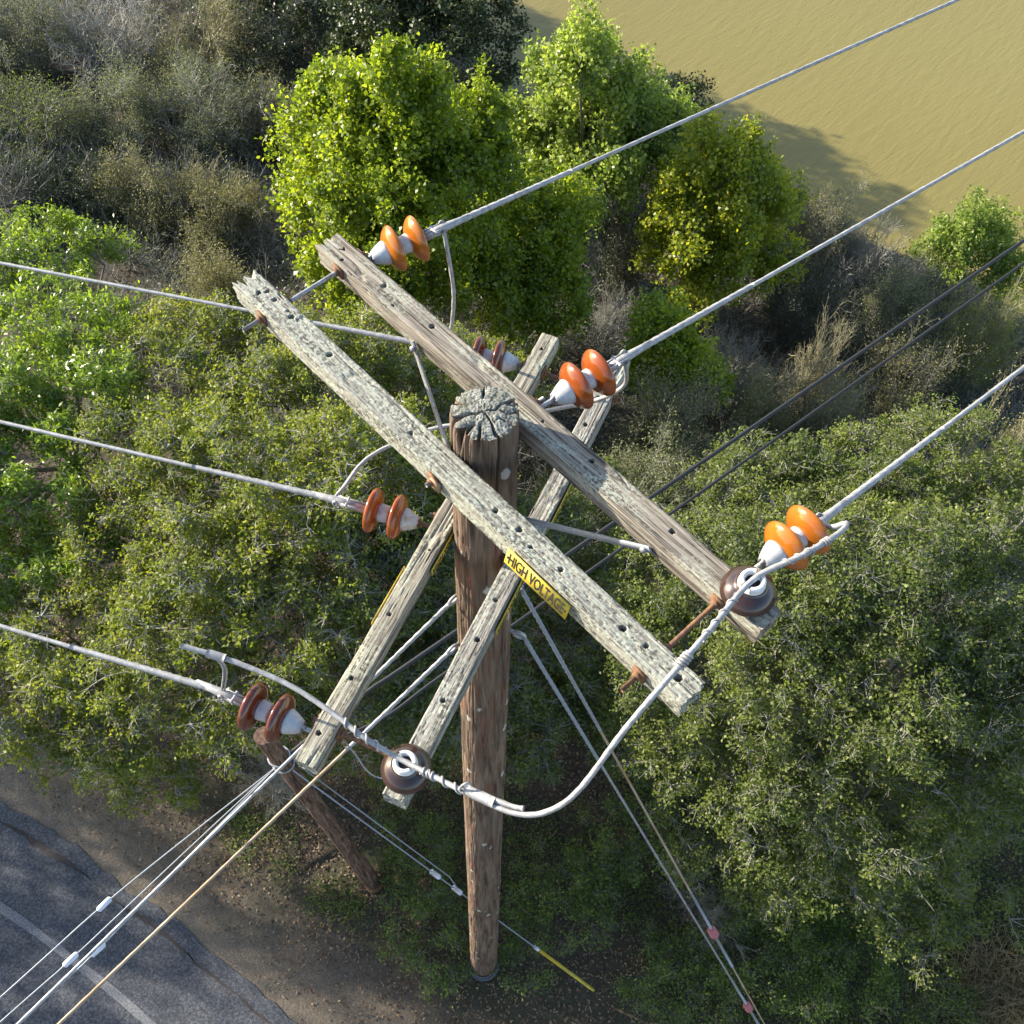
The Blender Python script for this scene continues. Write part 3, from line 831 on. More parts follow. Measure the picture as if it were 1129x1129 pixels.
P3 = [S[3][2] + (0, 0, -.01), top(918, 581, -.10), top(933, 577, -.06), top(925, 588, -.02), top(885, 612, .01), WB, top(785, 692, -.02), top(742, 742, -.05), top(690, 803, -.20), top(640, 869, -.42), top(608, 893, -.53), top(575, 898, -.60), top(535, 884, -.64), WD, top(400, 812, -.69), top(372, 790, -.68), top(322, 757, -.66), top(270, 734, -.64), top(235, 722, -.62), top(200, 712, -.60)]
j, Q3 = wire('jumper_wire', P3, RJ, M['alu'], 'long thick jumper sweeping over both brown pin insulators in front of the pole', 'wire', JG, 6, 16, 14, .012)
def nearest(Q, p):
    return int(np.argmin(((Q - np.asarray(p)) ** 2).sum(1)))
def wrap(i0, i1, pitch, r=.0042):
    b = MB(); b.tube(helix(Q3[i0:i1], RJ + r * .75, pitch, 12), r, 7, cap=True); b.build('tie_wire', M['alu'], j, True)
iB, iD = nearest(Q3, WB), nearest(Q3, WD)
iD = iD
wrap(iB - 20, iB - 7, .045, .0034); wrap(iB + 7, iB + 26, .05, .0034)
wrap(iB - 25, iB - 21, .012, .0034)
wrap(iB + 30, iB + 36, .012, .006)
wrap(iD - 22, iD - 6, .06); wrap(iD + 6, iD + 24, .05); wrap(iD - 12, iD - 6, .02)
# splice with a free end and its clamp
i0, i1 = nearest(Q3, top(570, 897, -.60)), nearest(Q3, top(505, 868, -.66))
b = MB(); seg = Q3[i0 - 1:i1] + (0.006, .018, .012); b.tube(seg, .0095, 10, 0, 6, 16); b.build('free_end', M['alu'], j, True)
b = MB(); ia, ib = nearest(Q3, top(545, 889, -.63)), nearest(Q3, top(508, 870, -.66)); b.tube(Q3[ia:ib] + (.003, .009, .006), .020, 12); b.build('splice_sleeve', M['alu'], j, True)
b = MB(); c0 = Q3[ib - 2]; a = np.linspace(-.3, np.pi * 1.25, 14); b.tube(c0 + np.stack([.02 * np.cos(a) - .01, .025 * np.cos(a) * .3 + .02, .045 * np.sin(a) + .01], -1), .005, 7); b.build('wire_loop', M['alu'], j, True)
b = MB(); ie = nearest(Q3, top(235, 722, -.62)); b.tube(Q3[ie - 4:ie + 3], .017, 10)
for e in (-.006, .006):
    b.tube(spline([Q3[ie] + (e, 0, 0), Q3[ie] + (.03 + e, -.02, -.08), S[5][2] + (e, .01, .02)], .02), .0045, 7)
b.build('tie_wire', M['alu'], j, True)

# span guys towards the lower left
def grip(o, Q, n, r0, r1, m):
    b = MB(); b.tube(Q[:n], np.linspace(r0, r1, n), 10, 0, 5, 22); b.build('guy_grip', m, o, True)
o, Q = wire('guy_wire', span(EY1, top(20, 1129, -1.75), 45), .0080, M['alu'], 'upper pale guy wire from the pole eye bolt down to the lower left', 'guy wire', 'guy wires on the pole', 5, 14, 12, .03)
grip(o, Q, 24, .0115, .0095, M['alu'])
o, Q = wire('guy_wire', span(EY2, top(65, 1129, -2.15), 45), .0080, M['rustwire'], 'lower guy wire turning rusty brown over the road', 'guy wire', 'guy wires on the pole', 5, 14, 12, .03)
grip(o, Q, 26, .0125, .010, M['alu'])
# down guys towards the lower right
def downguy(p0, px, py, zt, label, m, ball_y, m2):
    g1 = at(px, py, zt)
    P = [np.asarray(p0) + (g1 - p0) * t for t in np.linspace(0, 1, 8)]
    o, Q = wire('guy_wire', P, .0085, m, label, 'guy wire', 'guy wires on the pole', 0, 0, 8, .05)
    grip(o, Q, 30, .013, .011, M['galvb'])
    tt = np.linspace(0, 1, 2000)[:, None]; W = np.asarray(p0) + (g1 - p0) * tt; dv = W - CAM
    yy = 564.5 - FPX * (dv @ CU) / (dv @ CF); c = W[np.argmin(np.abs(yy - ball_y))]; d = unit(g1 - p0)
    b = MB(); b.tube([c - d * .10, c - d * .05, c, c + d * .05, c + d * .10], [.016, .040, .030, .042, .016], 12); b.build('strain_ball', m2, o, True)
    b = MB(); b.tube([c - d * .9, c - d * .1], .012, 8); b.tube([c + d * .1, c + d * .9], .013, 8); b.build('guy_grip', M['galvb'], o, True)
    return o
downguy(EY3, 898, 1231, .3, 'bluish guy wire dropping from the pole towards the lower right', M['galv'], 1110, M['pink'])
downguy(EY4, 893, 1219, .3, 'thin tan guy wire with a pink strain ball at lower right', M['rustwire'], 1028, M['pink'])

# ------------------------------------------------------------------ leaning stub pole with its cables
SB0 = np.array([-1.71, .89, 0.0]); SB1 = np.array([-2.12, .86, 6.35])
stub = empty('stub_pole', tuple(SB0), 'short brown stub pole leaning beside the near crossarm end', 'stub pole')
t = np.linspace(-.05, 1, 120); th2 = np.linspace(0, 2 * np.pi, 48, endpoint=False)
Tt, Th = np.meshgrid(t, th2, indexing='ij')
rr = .115 - .025 * Tt - .006 * np.clip(1 - np.abs(vn(Tt * 5, Th * 4, 71) - .5) / .08, 0, 1) - .004 * vn(Tt * 40, Th * 4, 72)
C = SB0 + (SB1 - SB0) * Tt[..., None]
b = MB(); G = np.stack([C[..., 0] + rr * np.cos(Th), C[..., 1] + rr * np.sin(Th), C[..., 2]], -1) - SB0
b.grid(G, cv=True); b.addpoly(G[-1], [list(range(48))])
b.build('pole_shaft', wood('stub_wood', (.06, .035, .025), (.16, .095, .065), (.26, .17, .12), None, 0, 'z', 16), stub)
b = MB()
for zf in (.06, .12, .2):
    a = np.linspace(0, 2 * np.pi, 30); b.tube(np.stack([.125 * np.cos(a), .125 * np.sin(a), zf + .02 * np.cos(a)], -1), .012, 7, cap=False)
b.build('pole_band', M['rust'], stub, True)
for q in (.875, .905):
    b = MB(); c = (SB1 - SB0) * q; a = np.linspace(0, 2 * np.pi, 30)
    b.tube(np.stack([c[0] + .102 * np.cos(a), c[1] + .102 * np.sin(a), c[2] + 0 * a], -1), .012, 7, cap=False)
    b.build('pole_band', M['galv'], stub, True)
zc_ = 5.62
ST = SB0 + (SB1 - SB0) * .885
CC = 'thin communication cables on the stub pole'
for (a, b1, lab, r) in ((((1129, 265), (442, 738)), (405, 763), 'upper black cable crossing behind the crossarms to the stub pole', .027), (((1129, 290), (487, 745)), (415, 796), 'lower black cable crossing behind the crossarms to the stub pole', .020)):
    p1 = at(*a[0], zc_); p0 = at(*a[1], zc_)
    d = unit(p1 - p0)
    wire('comm_cable', [ST + (0.06, 0.06, 0), at(*b1, zc_), p0, p0 + d * 2, p0 + d * 5, p1, p1 + d * 8, p1 + d * 25], r, M['black'], lab, 'cable', CC, 0, 0, 8, .06)
for (pa, pm, pc_, lab, r) in (((0, 1100), (115, 997), (237, 880), 'uppermost thin grey cable with a white clip over the road', .0075), ((0, 1127), (78, 1058), (250, 898), 'thin grey cable with a white clip running beside the pale guy wire', .0065), ((20, 1129), (108, 1047), (270, 903), 'thin grey cable with a small white clip beneath the pale guy wire', .0065)):
    q0 = at(*pa, zc_); q1 = at(*pm, zc_); q2 = at(*pc_, zc_)
    d = unit(q0 - q1)
    o, Q = wire('drop_cable', [ST + (-.05, -.07, 0), ST + (q1 - ST) * .5, q1, q0, q0 + d * 4, q0 + d * 12], r, M['greywire'], lab, 'cable', 'thin grey cables over the road', 0, 0, 8, .05)
    b = MB(); dd = unit(q1 - q2)
    b.tube([q1 - dd * .075, q1 - dd * .06, q1 + dd * .06, q1 + dd * .075], [.012, .030, .030, .012], 8); b.build('cable_clip', M['clip'], o)
# guy of the stub with yellow guard
AN = at(655, 1092, 0.05); GT = ST + (.05, -.03, -.1)
P = [GT + (AN - GT) * t for t in np.linspace(0, 1, 8)]
o, Q = wire('guy_wire', P, .0085, M['galvb'], 'guy wire of the stub pole with a yellow guard at its foot', 'guy wire', 'guy wires on the pole', 0, 0, 8, .05)
P2 = [GT + (.09, .03, -.02) + (AN - GT) * t for t in np.linspace(0, .42, 4)]
b = MB(); b.tube(P2 + [GT + (AN - GT) * .48], .007, 7); b.build('second_strand', M['galvb'], o, True)
d = unit(AN - GT)
b = MB(); L_ = np.linalg.norm(AN - GT)
f0 = nearest(np.array([GT + (AN - GT) * t for t in np.linspace(0, 1, 200)]), GT) / 200
b.tube([AN - d * 1.55, AN - d * .02], .022, 10); b.build('guy_guard', M['yellow'], o, True)
for q in (.40, .47):
    b = MB(); b.tube([GT + (AN - GT) * q - d * .08, GT + (AN - GT) * q + d * .08], .030, 8); b.build('wire_clamp', M['clip'], o)
b = MB(); b.tube([AN - d * 1.66, AN - d * 1.56], .024, 8); b.build('wire_clamp', M['clip'], o)
# loose thin tie from the near crossarm bolt
p0 = top(378, 815, -.93); wire('ground_lead', [p0, top(392, 832, -1.0), top(405, 850, -1.05), top(420, 858, -1.08), pD + (0, 0, -.10)], .0035, M['galvb'], 'thin bluish lead drooping between the near ends of the lower crossarms', 'wire', None, 0, 0, 6, .02)

# ------------------------------------------------------------------ vegetation
def lumps(P, seed, f):
    r = np.random.RandomState(seed); v = np.zeros(len(P))
    for i in range(6):
        w = unit(r.randn(3)) * f * (1 + .7 * i / 2); v += np.sin(P @ w + r.rand() * 6.28) / (1 + .4 * i)
    return v / 3.0

def leaves(mb, P, T, Nn, L, W, m=0, fold=.25):
    """one folded diamond-shaped leaf per point; T along the leaf, Nn its normal"""
    T = unit(T); Nn = unit(Nn - T * (Nn * T).sum(1, keepdims=True)); B = np.cross(Nn, T)
    L = np.broadcast_to(L, len(P))[:, None]; W = np.broadcast_to(W, len(P))[:, None]
    V = np.stack([P - T * L * .5, P + B * W * .5 + T * L * .05 + Nn * W * fold, P + T * L * .5, P - B * W * .5 + T * L * .05 + Nn * W * fold], 1)
    Q = (np.arange(len(P)) * 4)[:, None] + np.arange(4)[None]
    mb.add(V.reshape(-1, 3), Q, m)

def foliage(rng, blobs, bough_r, nb, ncl, nl, sig, L, W, seed, up=.5, outw=.7, rw=.7, flat=.7, inner=.35, lump=.13):
    """leaf clusters on boughs on blobs; returns leaf data, bough centres and cluster points"""
    bl = np.array([[*c, rx, ry, rz] for c, rx, ry, rz in blobs])
    area = (bl[:, 3] * bl[:, 5]); pr = area / area.sum()
    bi = rng.choice(len(bl), nb, p=pr)
    D = unit(rng.randn(nb, 3)); D[:, 2] = np.abs(D[:, 2]) * .9 + D[:, 2] * .35 ; D = unit(D)
    rad = np.where(rng.rand(nb) < inner, rng.uniform(.35, .8, nb), rng.uniform(.8, 1.02, nb))
    rad = rad * (1 + lump * lumps(bl[bi, :3] + D * 1.0, seed, 2.5))
    BC = bl[bi, :3] + D * bl[bi, 3:6] * rad[:, None]
    br = bough_r * rng.uniform(.6, 1.35, nb)
    ci = np.repeat(np.arange(nb), ncl)
    cd_ = unit(rng.randn(len(ci), 3) + .5 * D[ci] + np.array([0, 0, .3]))
    cp = BC[ci] + cd_ * (br[ci] * rng.uniform(.45, 1.05, len(ci)))[:, None] * np.array([1, 1, flat])
    li = np.repeat(np.arange(len(ci)), nl)
    lp = cp[li] + rng.randn(len(li), 3) * sig
    out = unit(.6 * cd_[li] + .6 * D[ci][li])
    N = unit(out * outw + np.array([0, 0, up]) + rng.randn(len(li), 3) * rw)
    T = unit(rng.randn(len(li), 3) + out * .6 + np.array([0, 0, -.15]))
    s = rng.uniform(.6, 1.25, len(li))
    return lp, T, N, L * s, W * s, BC, cp, ci

def limbs(mb, mt, rng, base, blobs, BC, cp, ci, r0, nmain=26, tw=.35, rt=.006, ext=1.0, sub=6):
    """trunk, limbs to boughs, twigs to clusters"""
    base = np.asarray(base, float)
    cs = np.array([c for c, *_ in blobs]); cen = cs.mean(0)
    fork = base + (cen - base) * np.array([.35, .35, .5])
    mb.tube(spline([base - (0, 0, .3), base + (cen - base) * (.05, .05, .2), fork], .2), np.linspace(r0, r0 * .7, len(spline([base - (0, 0, .3), base + (cen - base) * (.05, .05, .2), fork], .2))), 9)
    for c in cs:
        c = c - np.array([0, 0, .25]); q = spline([fork, (fork + c) / 2 + rng.randn(3) * .12, c], .25); mb.tube(q, np.linspace(r0 * .42, r0 * .12, len(q)), 7)
    if nmain < len(BC): sel = rng.choice(len(BC), nmain, replace=False)
    else: sel = np.arange(len(BC))
    A = cs[np.argmin(((BC[sel][:, None] - cs[None]) ** 2).sum(-1), 1)]
    mid = (A + BC[sel]) / 2 + rng.randn(len(sel), 3) * .1 + np.array([0, 0, -.05])
    mb.segs(A - (0, 0, .25), mid, r0 * .12, r0 * .08, 5); mb.segs(mid, BC[sel], r0 * .08, r0 * .03, 5)
    mb = mt
    k = rng.rand(len(cp)) < tw
    a = BC[ci[k]]; e = a + (cp[k] - a) * rng.uniform(.8, 1.15 * ext, k.sum())[:, None]
    m2 = (a + e) / 2 + rng.randn(len(a), 3) * .04
    mb.segs(a, m2, rt * 1.5, rt, 3); mb.segs(m2, e, rt, rt * .45, 3)
    for _ in range(sub if tw > 0 else 0):
        u = rng.rand(len(a), 1); s0 = m2 + (e - m2) * u
        e2 = s0 + unit(rng.randn(len(a), 3) + unit(e - m2)) * rng.uniform(.06, .2, (len(a), 1)) * ext
        mb.segs(s0, e2, rt * .7, rt * .3, 3)

def tree(name, label, cat, blobs_px, leafm, barkm, seed, bough_r, dens, ncl, nl, sig, L, W, base=None, r0=.12, tw=.3, rt=.006, group=None, shoots=0, trunk=True, **kw):
    """blobs_px: (px, py, height of centre, radius in photo px, vertical stretch)"""
    rng = np.random.RandomState(seed)
    bl = []
    for px, py, z, rp, st in blobs_px:
        c = at(px, py, z); r = rp * depth(c) / FPX
        bl.append((c, r, r, r * st))
    area = sum(4 * r * rz for _, r, _, rz in bl)
    nb = int(dens * area / (bough_r ** 2))
    cen = np.mean([c for c, *_ in bl], 0)
    if base is None: base = np.array([cen[0], cen[1], 0])
    base = np.array([base[0], base[1], float(ground_z(base[0], base[1]))])
    root = empty(name, tuple(base), label, cat, group)
    lp, T, N, Ls, Ws, BC, cp, ci = foliage(rng, bl, bough_r, nb, ncl, nl, sig, L, W, seed, **kw)
    if shoots:
        ar = np.array([r * r * math.exp(.45 * (c[2] - cen[2])) for c, r, _, _ in bl]); bi = rng.choice(len(bl), shoots, p=ar / ar.sum())
        for q in bi:
            c, r, _, rz = bl[q]
            dv = unit(np.array([rng.randn() * .6, rng.randn() * .6, 1.0])); p = c + dv * np.array([r, r, rz]) * .88
            hgt = rng.uniform(.3, 1.0) * min(1.0, r + .35); k_ = int(120 * hgt); tt = rng.rand(k_) ** 1.3
            ax_ = unit(np.array([dv[0] * .35, dv[1] * .35, 1.0]))
            w_ = .20 * (1 - tt) ** .7 + .04
            sp = p + ax_ * (tt * hgt)[:, None] + rng.randn(k_, 3) * w_[:, None] * np.array([.8, .8, .5])
            o_ = unit(sp - p - ax_ * (tt * hgt)[:, None])
            lp = np.vstack([lp, sp]); T = np.vstack([T, unit(o_ + rng.randn(k_, 3) * .7)]); N = np.vstack([N, unit(o_ * .5 + rng.randn(k_, 3) * .6 + (0, 0, .5))])
            q2 = rng.uniform(.55, 1.1, k_); Ls = np.r_[Ls, L * q2]; Ws = np.r_[Ws, W * q2]
    gz = ground_z(lp[:, 0], lp[:, 1]); ok = lp[:, 2] > gz + .05
    b = MB(); leaves(b, lp[ok] - base, T[ok], N[ok], Ls[ok], Ws[ok]); b.build('crown', leafm, root)
    b = MB(); t = MB(); limbs(b, t, rng, base, bl, BC, cp, ci, r0, 60, tw, rt)
    b.v = [v - base for v in b.v]; t.v = [v - base for v in t.v]
    b.build('trunk' if trunk else 'stems', M['bark'], root)
    if t.n: t.build('twigs', barkm, root)
    return root

# ---- big oaks round the pole
tree('oak_tree', 'broad olive green oak spreading left of the pole behind the crossarms', 'tree',
     [(205, 420, 3.6, 85, .8), (300, 420, 3.9, 85, .8), (395, 425, 3.5, 85, .8), (480, 420, 3.2, 70, .8), (180, 520, 4.0, 80, .8), (270, 540, 4.5, 95, .8), (370, 540, 4.4, 95, .8), (460, 520, 4.0, 80, .8), (540, 430, 2.8, 55, .8)],
     M['oak'], M['twigpale'], 1, .30, 1.2, 14, 14, .050, .056, .036, r0=.16, tw=.5, rt=.0065, group='oaks around the pole')
tree('oak_tree', 'olive oak reaching over the dirt shoulder at the lower left', 'tree',
     [(150, 610, 3.6, 65, .8), (230, 640, 3.9, 85, .8), (90, 710, 3.0, 75, .8), (190, 730, 3.3, 80, .8), (20, 770, 2.6, 70, .8), (120, 800, 2.3, 70, .7), (310, 690, 3.8, 80, .8), (285, 780, 2.9, 70, .7), (185, 840, 1.7, 45, .7), (340, 800, 2.3, 60, .7), (130, 858, 1.3, 32, .7)],
     M['oak'], M['twigpale'], 2, .29, 1.2, 14, 14, .048, .056, .035, r0=.15, tw=.5, rt=.006, group='oaks around the pole')
tree('oak_tree', 'dull olive oak directly behind the pole under the lower crossarms', 'tree',
     [(410, 640, 3.6, 85, .8), (500, 620, 3.5, 80, .8), (590, 610, 3.2, 70, .8), (420, 740, 3.0, 80, .7), (500, 740, 2.8, 80, .7), (590, 720, 2.6, 70, .7), (580, 800, 2.0, 60, .7), (640, 560, 2.6, 50, .8), (440, 810, 1.8, 55, .7), (640, 660, 2.4, 55, .8), (630, 760, 1.9, 55, .7), (510, 800, 1.7, 60, .6)],
     M['oakdark'], M['twig'], 3, .28, 1.15, 14, 14, .050, .056, .034, r0=.14, tw=.55, rt=.006, group='oaks around the pole')
tree('oak_tree', 'large dark green oak filling the right side below the crossarms', 'tree',
     [(770, 640, 3.8, 85, .8), (850, 560, 3.9, 80, .8), (945, 540, 3.9, 75, .8), (1040, 530, 3.6, 85, .8), (1120, 560, 3.4, 80, .8), (870, 660, 4.6, 100, .8), (980, 640, 4.8, 105, .8), (1090, 660, 4.5, 100, .8), (760, 740, 3.6, 85, .8), (870, 770, 4.0, 100, .8), (990, 760, 4.3, 100, .8), (1100, 770, 4.0, 90, .8), (760, 830, 2.7, 65, .7), (850, 870, 3.0, 80, .7), (960, 870, 3.2, 85, .7), (1070, 860, 3.2, 85, .7), (1010, 940, 2.3, 60, .7), (1125, 900, 2.6, 60, .7), (920, 930, 2.1, 60, .7), (690, 660, 2.9, 60, .8), (690, 750, 2.4, 60, .7), (700, 830, 1.9, 50, .7), (770, 900, 1.8, 60, .6), (850, 950, 1.6, 60, .6), (1000, 1000, 1.5, 60, .6), (1085, 970, 1.8, 55, .6)],
     M['oakdark'], M['twig'], 4, .30, 1.35, 15, 16, .050, .048, .030, r0=.2, tw=.38, rt=.0055, group='oaks around the pole')
# ---- glossy bush at the left edge
tree('bay_tree', 'glossy bright green bay tree at the left edge with shining leaves', 'tree',
     [(45, 290, 3.3, 55, .9), (110, 280, 3.0, 28, .9), (70, 370, 3.8, 75, .9), (10, 440, 4.0, 70, .9), (95, 450, 4.0, 60, .9), (40, 530, 3.9, 70, .9), (80, 600, 3.5, 50, .9), (-60, 480, 4.0, 90, .9), (-60, 330, 3.4, 80, .9), (10, 640, 3.0, 60, .8), (150, 370, 3.0, 28, .9), (-80, 620, 3.2, 90, .8)],
     M['glossy'], M['twig'], 5, .24, .78, 12, 11, .055, .09, .032, r0=.12, tw=.2, up=.8, rw=.6)
# ---- bright trees down the slope
def spires(rng_seed, cx, cy, z, n, spread, base_r, hgt):
    r = np.random.RandomState(rng_seed); out = []
    for i in range(n):
        out.append((cx + r.uniform(-1, 1) * spread, cy + r.uniform(-.4, .4) * spread * .5, z, base_r * r.uniform(.7, 1.1), hgt * r.uniform(.8, 1.3)))
    return out
tree('maple_tree', 'brilliant yellow-green maple standing above the tan crossarm', 'tree',
     [(440, 215, 2.4, 105, 1.0), (370, 230, 1.8, 55, 1.3), (510, 220, 1.8, 65, 1.1), (400, 150, 3.3, 55, 1.2), (455, 145, 3.7, 48, 1.2), (510, 155, 2.9, 40, 1.2), (434, 105, 4.6, 20, 2.6), (363, 120, 3.6, 18, 2.6), (480, 118, 4.1, 20, 2.2), (540, 140, 3.0, 16, 2.3), (400, 125, 4.0, 18, 2.2), (350, 165, 2.8, 33, 1.5), (540, 160, 2.6, 30, 1.3), (400, 300, .9, 70, 1.0), (480, 300, .9, 75, 1.0)],
     M['maple'], M['twig'], 6, .22, .48, 14, 12, .080, .092, .070, r0=.14, tw=.1, up=.45, flat=1.9, lump=.28, shoots=70)
tree('maple_tree', 'lower bright green maple behind the tan crossarm, right of the brilliant one', 'tree',
     [(590, 290, .2, 60, 1.1), (550, 320, .2, 55, 1.0), (610, 330, .0, 45, 1.0), (620, 250, .8, 40, 1.2), (545, 265, .6, 45, 1.1), (570, 370, -.4, 40, .9)],
     M['maple'], M['twig'], 7, .22, .46, 14, 12, .08, .088, .066, r0=.11, tw=.12, flat=1.9, lump=.28, shoots=40)
tree('maple_tree', 'tall pale green maple whose top stands out against the muddy water', 'tree',
     [(665, 160, .0, 70, 1.1), (620, 120, .7, 38, 1.3), (595, 160, -.2, 32, 1.2), (715, 150, .0, 40, 1.2), (640, 85, 2.0, 28, 1.6), (640, 50, 3.1, 12, 2.2), (675, 85, 1.8, 24, 1.6), (597, 85, 1.2, 14, 1.8), (698, 110, 1.1, 24, 1.5), (660, 215, -.9, 55, 1.0), (600, 215, -1.0, 35, 1.0), (745, 140, -.3, 24, 1.3), (735, 180, -.8, 34, 1.0), (572, 140, .2, 16, 1.6), (655, 60, 2.7, 12, 2.2)],
     M['maple2'], M['twig'], 8, .25, .44, 14, 11, .10, .105, .08, r0=.14, tw=.15, flat=1.9, lump=.28, shoots=40)
tree('maple_tree', 'yellowing maple near the shore, half in shade', 'tree',
     [(790, 235, -.5, 58, 1.1), (750, 255, -.9, 40, 1.1), (838, 245, -.9, 36, 1.0), (782, 185, .6, 30, 1.4), (820, 180, .6, 17, 1.7), (745, 215, -.1, 22, 1.4), (840, 210, -.1, 22, 1.3), (775, 155, 1.3, 13, 1.8), (800, 290, -1.8, 50, .9), (740, 285, -1.6, 36, .9), (765, 320, -2.2, 36, .8), (850, 285, -1.8, 30, .9), (722, 245, -.9, 22, 1.2), (862, 225, -.8, 16, 1.6), (800, 200, .4, 18, 2.0)],
     M['yellowleaf'], M['twig'], 9, .24, .44, 14, 11, .095, .10, .074, r0=.13, tw=.2, flat=1.9, lump=.28, shoots=32)
tree('young_maple', 'small bright green sapling right of the grey crossarm tip', 'tree',
     [(735, 385, .3, 36, 1.1), (720, 355, .9, 18, 1.4), (765, 400, .1, 26, 1.0), (715, 410, -.2, 25, 1.0), (785, 425, -.3, 20, .9)],
     M['maple'], M['twig'], 10, .22, .7, 12, 11, .08, .09, .068, r0=.07, tw=0, shoots=16)
tree('willow_bush', 'pointed bright green bush on the shore at the right edge', 'bush',
     [(1070, 285, -3.6, 40, 1.0), (1075, 250, -2.6, 16, 2.2), (1105, 270, -3.0, 18, 1.8), (1035, 280, -3.2, 24, 1.4), (1110, 310, -3.8, 30, 1.0), (1045, 265, -2.9, 14, 1.6)],
     M['maple2'], M['twig'], 11, .28, .75, 12, 11, .085, .10, .06, r0=.06, tw=.2, flat=1.9, lump=.28, shoots=24)
tree('evergreen_tree', 'dark evergreen at the top edge beside the muddy water', 'tree',
     [(480, 40, -.5, 65, 1.0), (540, 60, -1.2, 45, 1.0), (430, 20, -.3, 60, 1.0), (500, 0, .2, 60, 1.0), (400, 70, -1.5, 40, .9), (530, 100, -2.0, 40, .9), (460, -50, .5, 80, 1.0)],
     M['darkleaf'], M['twigdark'], 12, .36, .7, 13, 12, .10, .10, .06, r0=.16, tw=.2)
tree('evergreen_tree', 'small dark rounded evergreen between the two shore maples', 'tree',
     [(748, 115, -2.6, 30, 1.0), (735, 140, -3.0, 28, 1.0), (755, 150, -3.4, 25, 1.0)],
     M['darkleaf'], M['twigdark'], 13, .32, .8, 13, 12, .09, .09, .055, r0=.09, tw=.2)
tree('evergreen_tree', 'dark grey-green evergreen at the top edge left of the maple', 'tree',
     [(320, 30, -1.4, 50, .9), (370, 60, -2.0, 45, .9), (300, 90, -2.2, 45, .8), (340, 0, -1.2, 55, .9), (270, 10, -1.2, 45, .9), (330, 120, -2.8, 35, .8)],
     M['darkleaf'], M['twig'], 14, .36, .9, 13, 10, .11, .085, .045, r0=.1, tw=.55, rt=.008)

# ---- bare and olive shrubs
def shrub_mesh(seed, R=1.0, Hh=1.0, n0=14, rt=.008, dense=1.0):
    rng = np.random.RandomState(seed); b = MB()
    p0 = rng.randn(n0, 3) * np.array([.12, .12, 0]) * R
    d = unit(np.stack([rng.randn(n0) * .7 * R, rng.randn(n0) * .7 * R, np.full(n0, Hh) * rng.uniform(.6, 1.2, n0)], -1))
    Ls = rng.uniform(.55, .9, n0) * Hh
    levels = [(7, .42, .75), (6, .24, .8), (int(5 * dense), .13, .9)]
    P, D, Ln, r = p0, d, Ls, np.full(n0, rt * 3.2)
    tips = []
    for lv in range(4):
        mid = P + D * (Ln * .5)[:, None] + rng.randn(len(P), 3) * (.06 * Ln)[:, None]
        D2 = unit(D + rng.randn(len(P), 3) * .22 + np.array([0, 0, .05]))
        end = mid + D2 * (Ln * .5)[:, None]
        b.segs(P, mid, r, r * .8, 3); b.segs(mid, end, r * .8, r * .5, 3)
        if lv == 3: tips = end; break
        nch, lf, sp = levels[lv]
        i = np.repeat(np.arange(len(P)), nch)
        u = rng.uniform(.25, 1.0, len(i))
        st = np.where((u < .5)[:, None], P[i] + (mid[i] - P[i]) * (u * 2)[:, None], mid[i] + (end[i] - mid[i]) * (u * 2 - 1)[:, None])
        nd_ = unit(D2[i] + rng.randn(len(i), 3) * sp + unit(st * np.array([1, 1, .2])) * .35 + np.array([0, 0, .15]))
        nl_ = Hh * lf * rng.uniform(.5, 1.3, len(i))
        P, D, Ln, r = st, nd_, nl_, np.maximum(r[i] * .5, rt * .55)
    return b, tips
SHM = {}
def nm_leaf(m): return m.name == 'grey_green_leaf'
def shrub(name, label, cat, px, py, zc, rp, barkm, seed, var, leafm=None, dens=1.0, hf=1.0, group=None, nleaf=1.0, L=.05, W=.025):
    c = at(px, py, zc); r = rp * depth(c) / FPX
    base = np.array([c[0], c[1], float(ground_z(c[0], c[1]))])
    key = (var, barkm.name)
    if key not in SHM:
        b, tips = shrub_mesh(200 + var, 1.15, 1.0, 16, .0050 if var < 5 else .0035, dens)
        SHM[key] = (b, tips)
    b, tips = SHM[key]
    root = empty(name, tuple(base), label, cat, group)
    rot = seed * 1.7
    R2 = np.array([[math.cos(rot), -math.sin(rot), 0], [math.sin(rot), math.cos(rot), 0], [0, 0, 1]])
    hs = max(.8, (c[2] - base[2]) + r * .7 * hf)
    S2 = np.diag([r * 1.05, r * 1.05, hs])
    nb = MB(); nb.v = [v @ R2.T @ S2 for v in b.v]; nb.f = b.f; nb.mi = b.mi; nb.n = b.n
    nb.build('stems', barkm, root)
    if leafm is not None:
        rng = np.random.RandomState(seed + 900)
        t = tips @ R2.T @ S2
        n = int(len(t) * (4.5 if nm_leaf(leafm) else 3.0) * nleaf)
        i = rng.randint(0, len(t), n)
        lp = t[i] + rng.randn(n, 3) * .09
        lb = MB(); leaves(lb, lp, rng.randn(n, 3) + np.array([0, 0, .6]), rng.randn(n, 3) + np.array([0, 0, .5]), L * rng.uniform(.6, 1.3, n), W * rng.uniform(.6, 1.3, n)); lb.build('foliage', leafm, root)
    return root
BG = 'leafless thicket shrubs'
